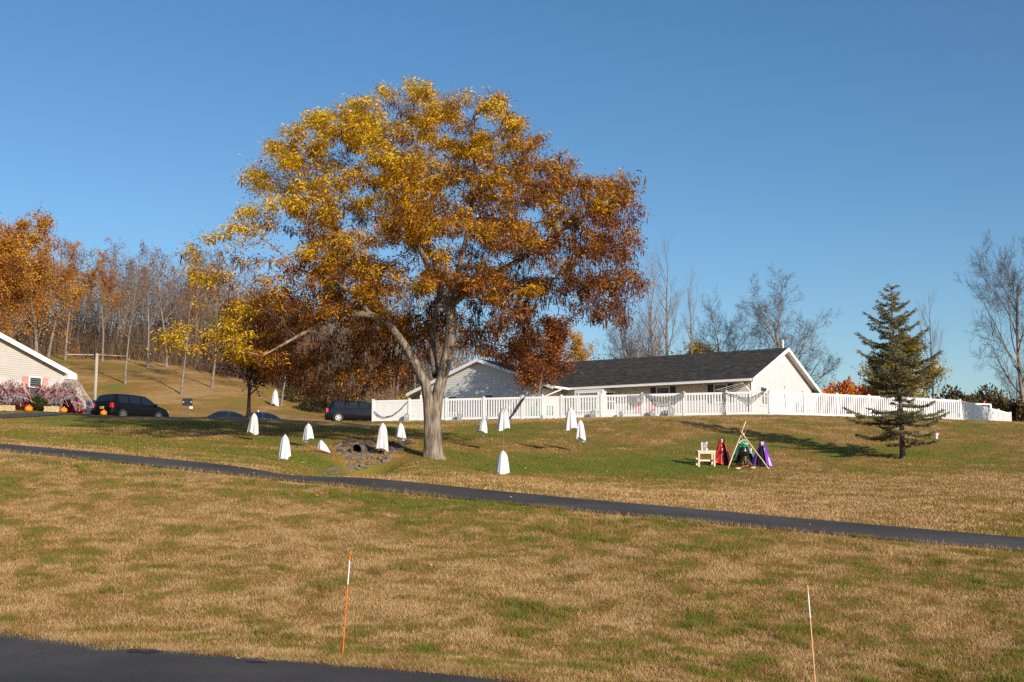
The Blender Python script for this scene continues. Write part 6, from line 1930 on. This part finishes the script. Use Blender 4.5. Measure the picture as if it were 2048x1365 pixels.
# ------------------------------------------------------------------ sign, pole, rail, garden odds and ends
M_SIGN = plain('sign_back', (0.02, 0.022, 0.026), 0.5, 0.2)
sg = ground_z(373, 84)
so_ = thing('yard_sign', sg, 0.1, 'dark rectangular sign on a post with a small white and orange tag', 'sign')
zt_ = at(373, 797, sg.y).z - sg.z; zb_ = at(373, 812, sg.y).z - sg.z
mb = MB(); mb.box((0, 0, (zt_ + zb_) / 2), (0.68, 0.03, zt_ - zb_)); mb.build('board', M_SIGN, so_)
mb = MB(); mb.box((0, 0.04, zt_ / 2 - 0.05), (0.05, 0.05, zt_ + 0.1)); mb.build('post', M_PIPE, so_)
for sx in (-1, 1):
    mb = MB(); mb.box((sx * 0.26, -0.02, (zt_ + zb_) / 2), (0.06, 0.015, 0.07)); mb.build('bracket', M_TRIM, so_)
mb = MB(); mb.box((0.27, -0.01, zb_ - 0.13), (0.22, 0.02, 0.14)); mb.build('tag', M_TRIM, so_)
mb = MB(); mb.box((0.27, -0.01, zb_ - 0.04), (0.22, 0.02, 0.05)); mb.build('tag_stripe', M_ORG, so_)
M_OLDW = plain('weathered_pole', (0.40, 0.34, 0.28), 0.9, 0.2, 5, 0.5, 12, stretch=(1, 1, 0.15))
up_ = ground_px(188, 92)
uo = thing('wooden_pole', up_, 0, 'cut off grey wooden pole behind the black minivan', 'pole')
hp_ = at(190, 708, up_.y).z - up_.z
mb = MB(); mb.tube([(0, 0, -0.2), (0.0, 0, hp_ * 0.5), (0.02, 0, hp_)], [0.125, 0.12, 0.115], 14); mb.build('shaft', M_OLDW, uo, True)
mb = MB(); mb.box((0.02, 0, hp_ + 0.012), (0.2, 0.2, 0.02)); mb.build('cap', M_OLDW, uo)
rl0, rl1, rl2 = on_ground(132, 719), on_ground(188, 719), on_ground(258, 722)
ro_ = thing('rail_barrier', rl0, 0, 'low wooden rail barrier along the top of the brown slope', 'barrier')
for a, b in ((rl0, rl1), (rl1, rl2)):
    mb = MB(); mb.bar(a - rl0 + UP * 0.55, b - rl0 + UP * 0.5, 0.07, 0.10); mb.build('rail', M_OLDW, ro_)
for a in (rl0, rl1, rl2):
    mb = MB(); mb.box(a - rl0 + UP * 0.25, (0.14, 0.14, 0.75)); mb.build('post', M_OLDW, ro_)
mk = ground_z(516, 96)
mo_ = thing('marker_post', mk, 0, 'small white and orange marker post above the dark blue car', 'marker')
h1_ = at(516, 821, mk.y).z - mk.z
mb = MB(); mb.tube([(0, 0, -0.1), (0, 0, h1_ - 0.22)], 0.05, 8); mb.build('lower_section', M_ORG, mo_)
mb = MB(); mb.tube([(0, 0, h1_ - 0.22), (0, 0, h1_)], 0.055, 8); mb.build('upper_section', M_TRIM, mo_)
# pumpkins
M_PUMP, M_STEM = plain('pumpkin_skin', (0.80, 0.22, 0.012), 0.5, 0.12, 5), plain('pumpkin_stem', (0.40, 0.33, 0.16), 0.8)
for px, py, r_, lab in ((57, 64.6, 0.21, 'orange pumpkin before the green bush'), (127, 66.6, 0.20, 'orange pumpkin at the foot of the cobwebbed red bush'), (207, 67.5, 0.19, 'orange pumpkin on the grass behind the black minivan')):
    p = ground_px(px, py)
    po = thing('pumpkin', p, 0, lab, 'pumpkin', 'orange pumpkins on the lawn')
    mb = MB(); mb.lathe([(0.02, 0.06), (0.5 * r_, 0.0), (0.9 * r_, r_ * 0.3), (r_, r_ * 0.75), (0.88 * r_, r_ * 1.2), (0.5 * r_, r_ * 1.5), (0.1 * r_, r_ * 1.42), (0.001, r_ * 1.4)], 40, fn=lambda a, i: 1 + 0.055 * abs(math.sin(5 * a)) - 0.03); mb.build('body', M_PUMP, po, True)
    mb = MB(); mb.tube([(0, 0, r_ * 1.38), (0.01, 0, r_ * 1.6), (0.04, 0, r_ * 1.85)], [0.04, 0.026, 0.022], 7); mb.build('stem', M_STEM, po)
# straw bales
M_STRAW = plain('straw', (0.55, 0.42, 0.25), 0.95, 0.35, 14, 0.9, 30, stretch=(0.5, 1, 4))
for px, py, lab in ((14, 64.2, 'small straw bale under the cobwebbed bush at the picture edge'), (103, 66.3, 'small straw bale between the two pumpkins')):
    p = ground_px(px, py)
    bo = thing('straw_bale', p, 0.35, lab, 'bale', 'small straw bales')
    rr = random.Random(px)
    bm = bmesh.new(); bmesh.ops.create_cube(bm, size=1.0); bmesh.ops.subdivide_edges(bm, edges=bm.edges, cuts=5, use_grid_fill=True)
    for v in bm.verts:
        v.co = Vector((v.co.x * 0.78, v.co.y * 0.36, v.co.z * 0.30 + 0.15)) + Vector((rr.gauss(0, 0.012), rr.gauss(0, 0.012), rr.gauss(0, 0.012)))
    me = bpy.data.meshes.new('block'); bm.to_mesh(me); bm.free(); me.materials.append(M_STRAW); link('block', me, bo)
    for sx in (-0.2, 0.2):
        mb = MB(); mb.tube([(sx, -0.19, 0.0), (sx, -0.195, 0.3), (sx, 0, 0.312), (sx, 0.195, 0.3)], 0.006, 5); mb.build('twine', M_STEM, bo)
# cobweb netting over the red bushes
M_WEB = plain('cobweb', (0.72, 0.70, 0.72), 0.8, 0.1)
def veilmat():
    m, t, b = nodes('cobweb_veil', 0.9)
    b.inputs['Base Color'].default_value = (0.70, 0.67, 0.70, 1)
    tc = N(t, 'ShaderNodeTexCoord'); mp = N(t, 'ShaderNodeMapping'); mp.inputs['Scale'].default_value = (5, 5, 1.4)
    t.links.new(tc.outputs['Object'], mp.inputs[0])
    nz = N(t, 'ShaderNodeTexNoise'); nz.inputs['Scale'].default_value = 1.3; nz.inputs['Detail'].default_value = 5; nz.inputs['Distortion'].default_value = 1.2
    t.links.new(mp.outputs[0], nz.inputs['Vector'])
    r = ramp(t, [(0.42, (0.02, 0.02, 0.02)), (0.55, (0.16, 0.16, 0.16)), (0.70, (0.42, 0.42, 0.42))])
    t.links.new(nz.outputs[0], r.inputs[0]); t.links.new(r.outputs[0], b.inputs['Alpha'])
    return m
M_VEIL = veilmat()
def web(px, Y, rad, a0, a1, zlo, label, seed, n=90):
    c = ground_px(px, Y)
    root = thing('cobweb', c, 0, label, 'cobweb', 'stretched cobwebs on the red bushes')
    rr = random.Random(seed)
    mb = MB()
    def S(a, e):
        k_ = 1.03 + 0.05 * math.sin(3 * a + seed) + 0.04 * math.sin(7 * e)
        return Vector((rad[0] * math.cos(a) * math.cos(e) * k_, rad[1] * math.sin(a) * math.cos(e) * k_, rad[2] * math.sin(e) * k_))
    for k in range(n):
        a, e = rr.uniform(a0, a1), rr.uniform(zlo, 1.45)
        b, f = a + rr.gauss(0, 0.5), max(zlo - 0.15, e - abs(rr.gauss(0.25, 0.35)))
        b = min(max(b, a0 - 0.1), a1 + 0.1)
        pts = [S(a + (b - a) * t, e + (f - e) * t) * (1 - 0.0 * t) for t in np.linspace(0, 1, 7)]
        mb.tube(pts, [0.0025 + 0.005 * rr.random() ** 3] * 7, 4, False)
    o = mb.build('strands', M_WEB, root); o['kind'] = 'stuff'
    def veil(t, u):
        a = a0 + (a1 - a0) * u
        lo_ = zlo - 0.12 + 0.16 * math.sin(5 * a + seed) + 0.07 * math.sin(11 * a)
        q = S(a, 1.5 + (lo_ - 1.5) * t) * (1.02 + 0.035 * math.sin(9 * a + 3 * t) + 0.02 * math.sin(21 * a))
        return tuple(q)
    shell(60, 22, veil).build('veil', M_VEIL, root, True)
web(118, 68.4, (1.72, 1.5, 1.80), -2.2, 0.5, 0.3, 'white cobweb stretched over the round red bush', 1, 40)
web(147, 70.2, (0.62, 0.7, 1.45), -2.4, 0.8, 0.15, 'white cobweb over the narrow red bush by the drive', 2, 20)
web(14, 65.8, (1.45, 1.3, 1.62), -2.8, -0.1, 0.35, 'thick white cobweb over the red bush at the picture edge', 3, 50)
# white garden lamp by the spruce
gl = on_ground(1873, 880)
go_ = thing('garden_lamp', gl, 0, 'small white garden lamp on the lawn right of the spruce', 'lamp')
hg = at(1873, 866, gl.y).z - gl.z
mb = MB(); mb.tube([(0, 0, -0.05), (0, 0, hg * 0.6)], 0.05, 10); mb.build('stem', M_TRIM, go_)
mb = MB(); mb.lathe([(0.001, hg * 0.55), (0.09, hg * 0.6), (0.10, hg * 0.85), (0.05, hg), (0.001, hg * 1.02)], 12); mb.build('lantern', M_TRIM, go_, True)
# arbour with orange lights beyond the last fence run, and the cable behind
ab = ground_px(1970, 86)
ao = thing('arbour', ab, 0.3, 'white arbour frame with orange flowers beyond the last fence run', 'arbour')
za = at(1970, 809, ab.y).z - ab.z
mb = MB(); mb.bar((-0.75, 0, za), (0.62, 0, za), 0.12, 0.1); mb.build('beam', M_TRIM, ao)
for sx in (-0.7, 0.56):
    mb = MB(); mb.box((sx, 0, za / 2 - 0.06), (0.14, 0.14, za)); mb.build('post', M_TRIM, ao)
for k, (dx, dz) in enumerate(((-0.35, -0.22), (-0.2, -0.28), (0.05, -0.25), (0.0, 0.14))):
    mb = MB(); mb.lathe([(0.001, -0.08), (0.07, -0.05), (0.085, 0.0), (0.06, 0.06), (0.001, 0.08)], 8, (dx, -0.08, za + dz)); mb.build('flower_ball', M_ORG, ao, True)
cb_ = at(1880, 806, 92); ce = at(2200, 808, 92)
co_ = thing('cable', cb_, 0, 'thin dark cable crossing before the dark hedge', 'cable')
mb = MB(); mb.tube([(ce - cb_) * t - UP * 0.25 * math.sin(t * 3.14) for t in np.linspace(0, 1, 12)], 0.018, 5); mb.build('line', M_BLACK, co_)
for q in (0.0, 1.0):
    e_ = (ce - cb_) * q; w0 = cb_ + e_
    mb = MB(); mb.tube([e_ + UP * 0.3, Vector((e_.x, e_.y, H(w0.x, w0.y) - cb_.z - 0.2))], 0.08, 8); mb.build('support_post', M_BARKD, co_)
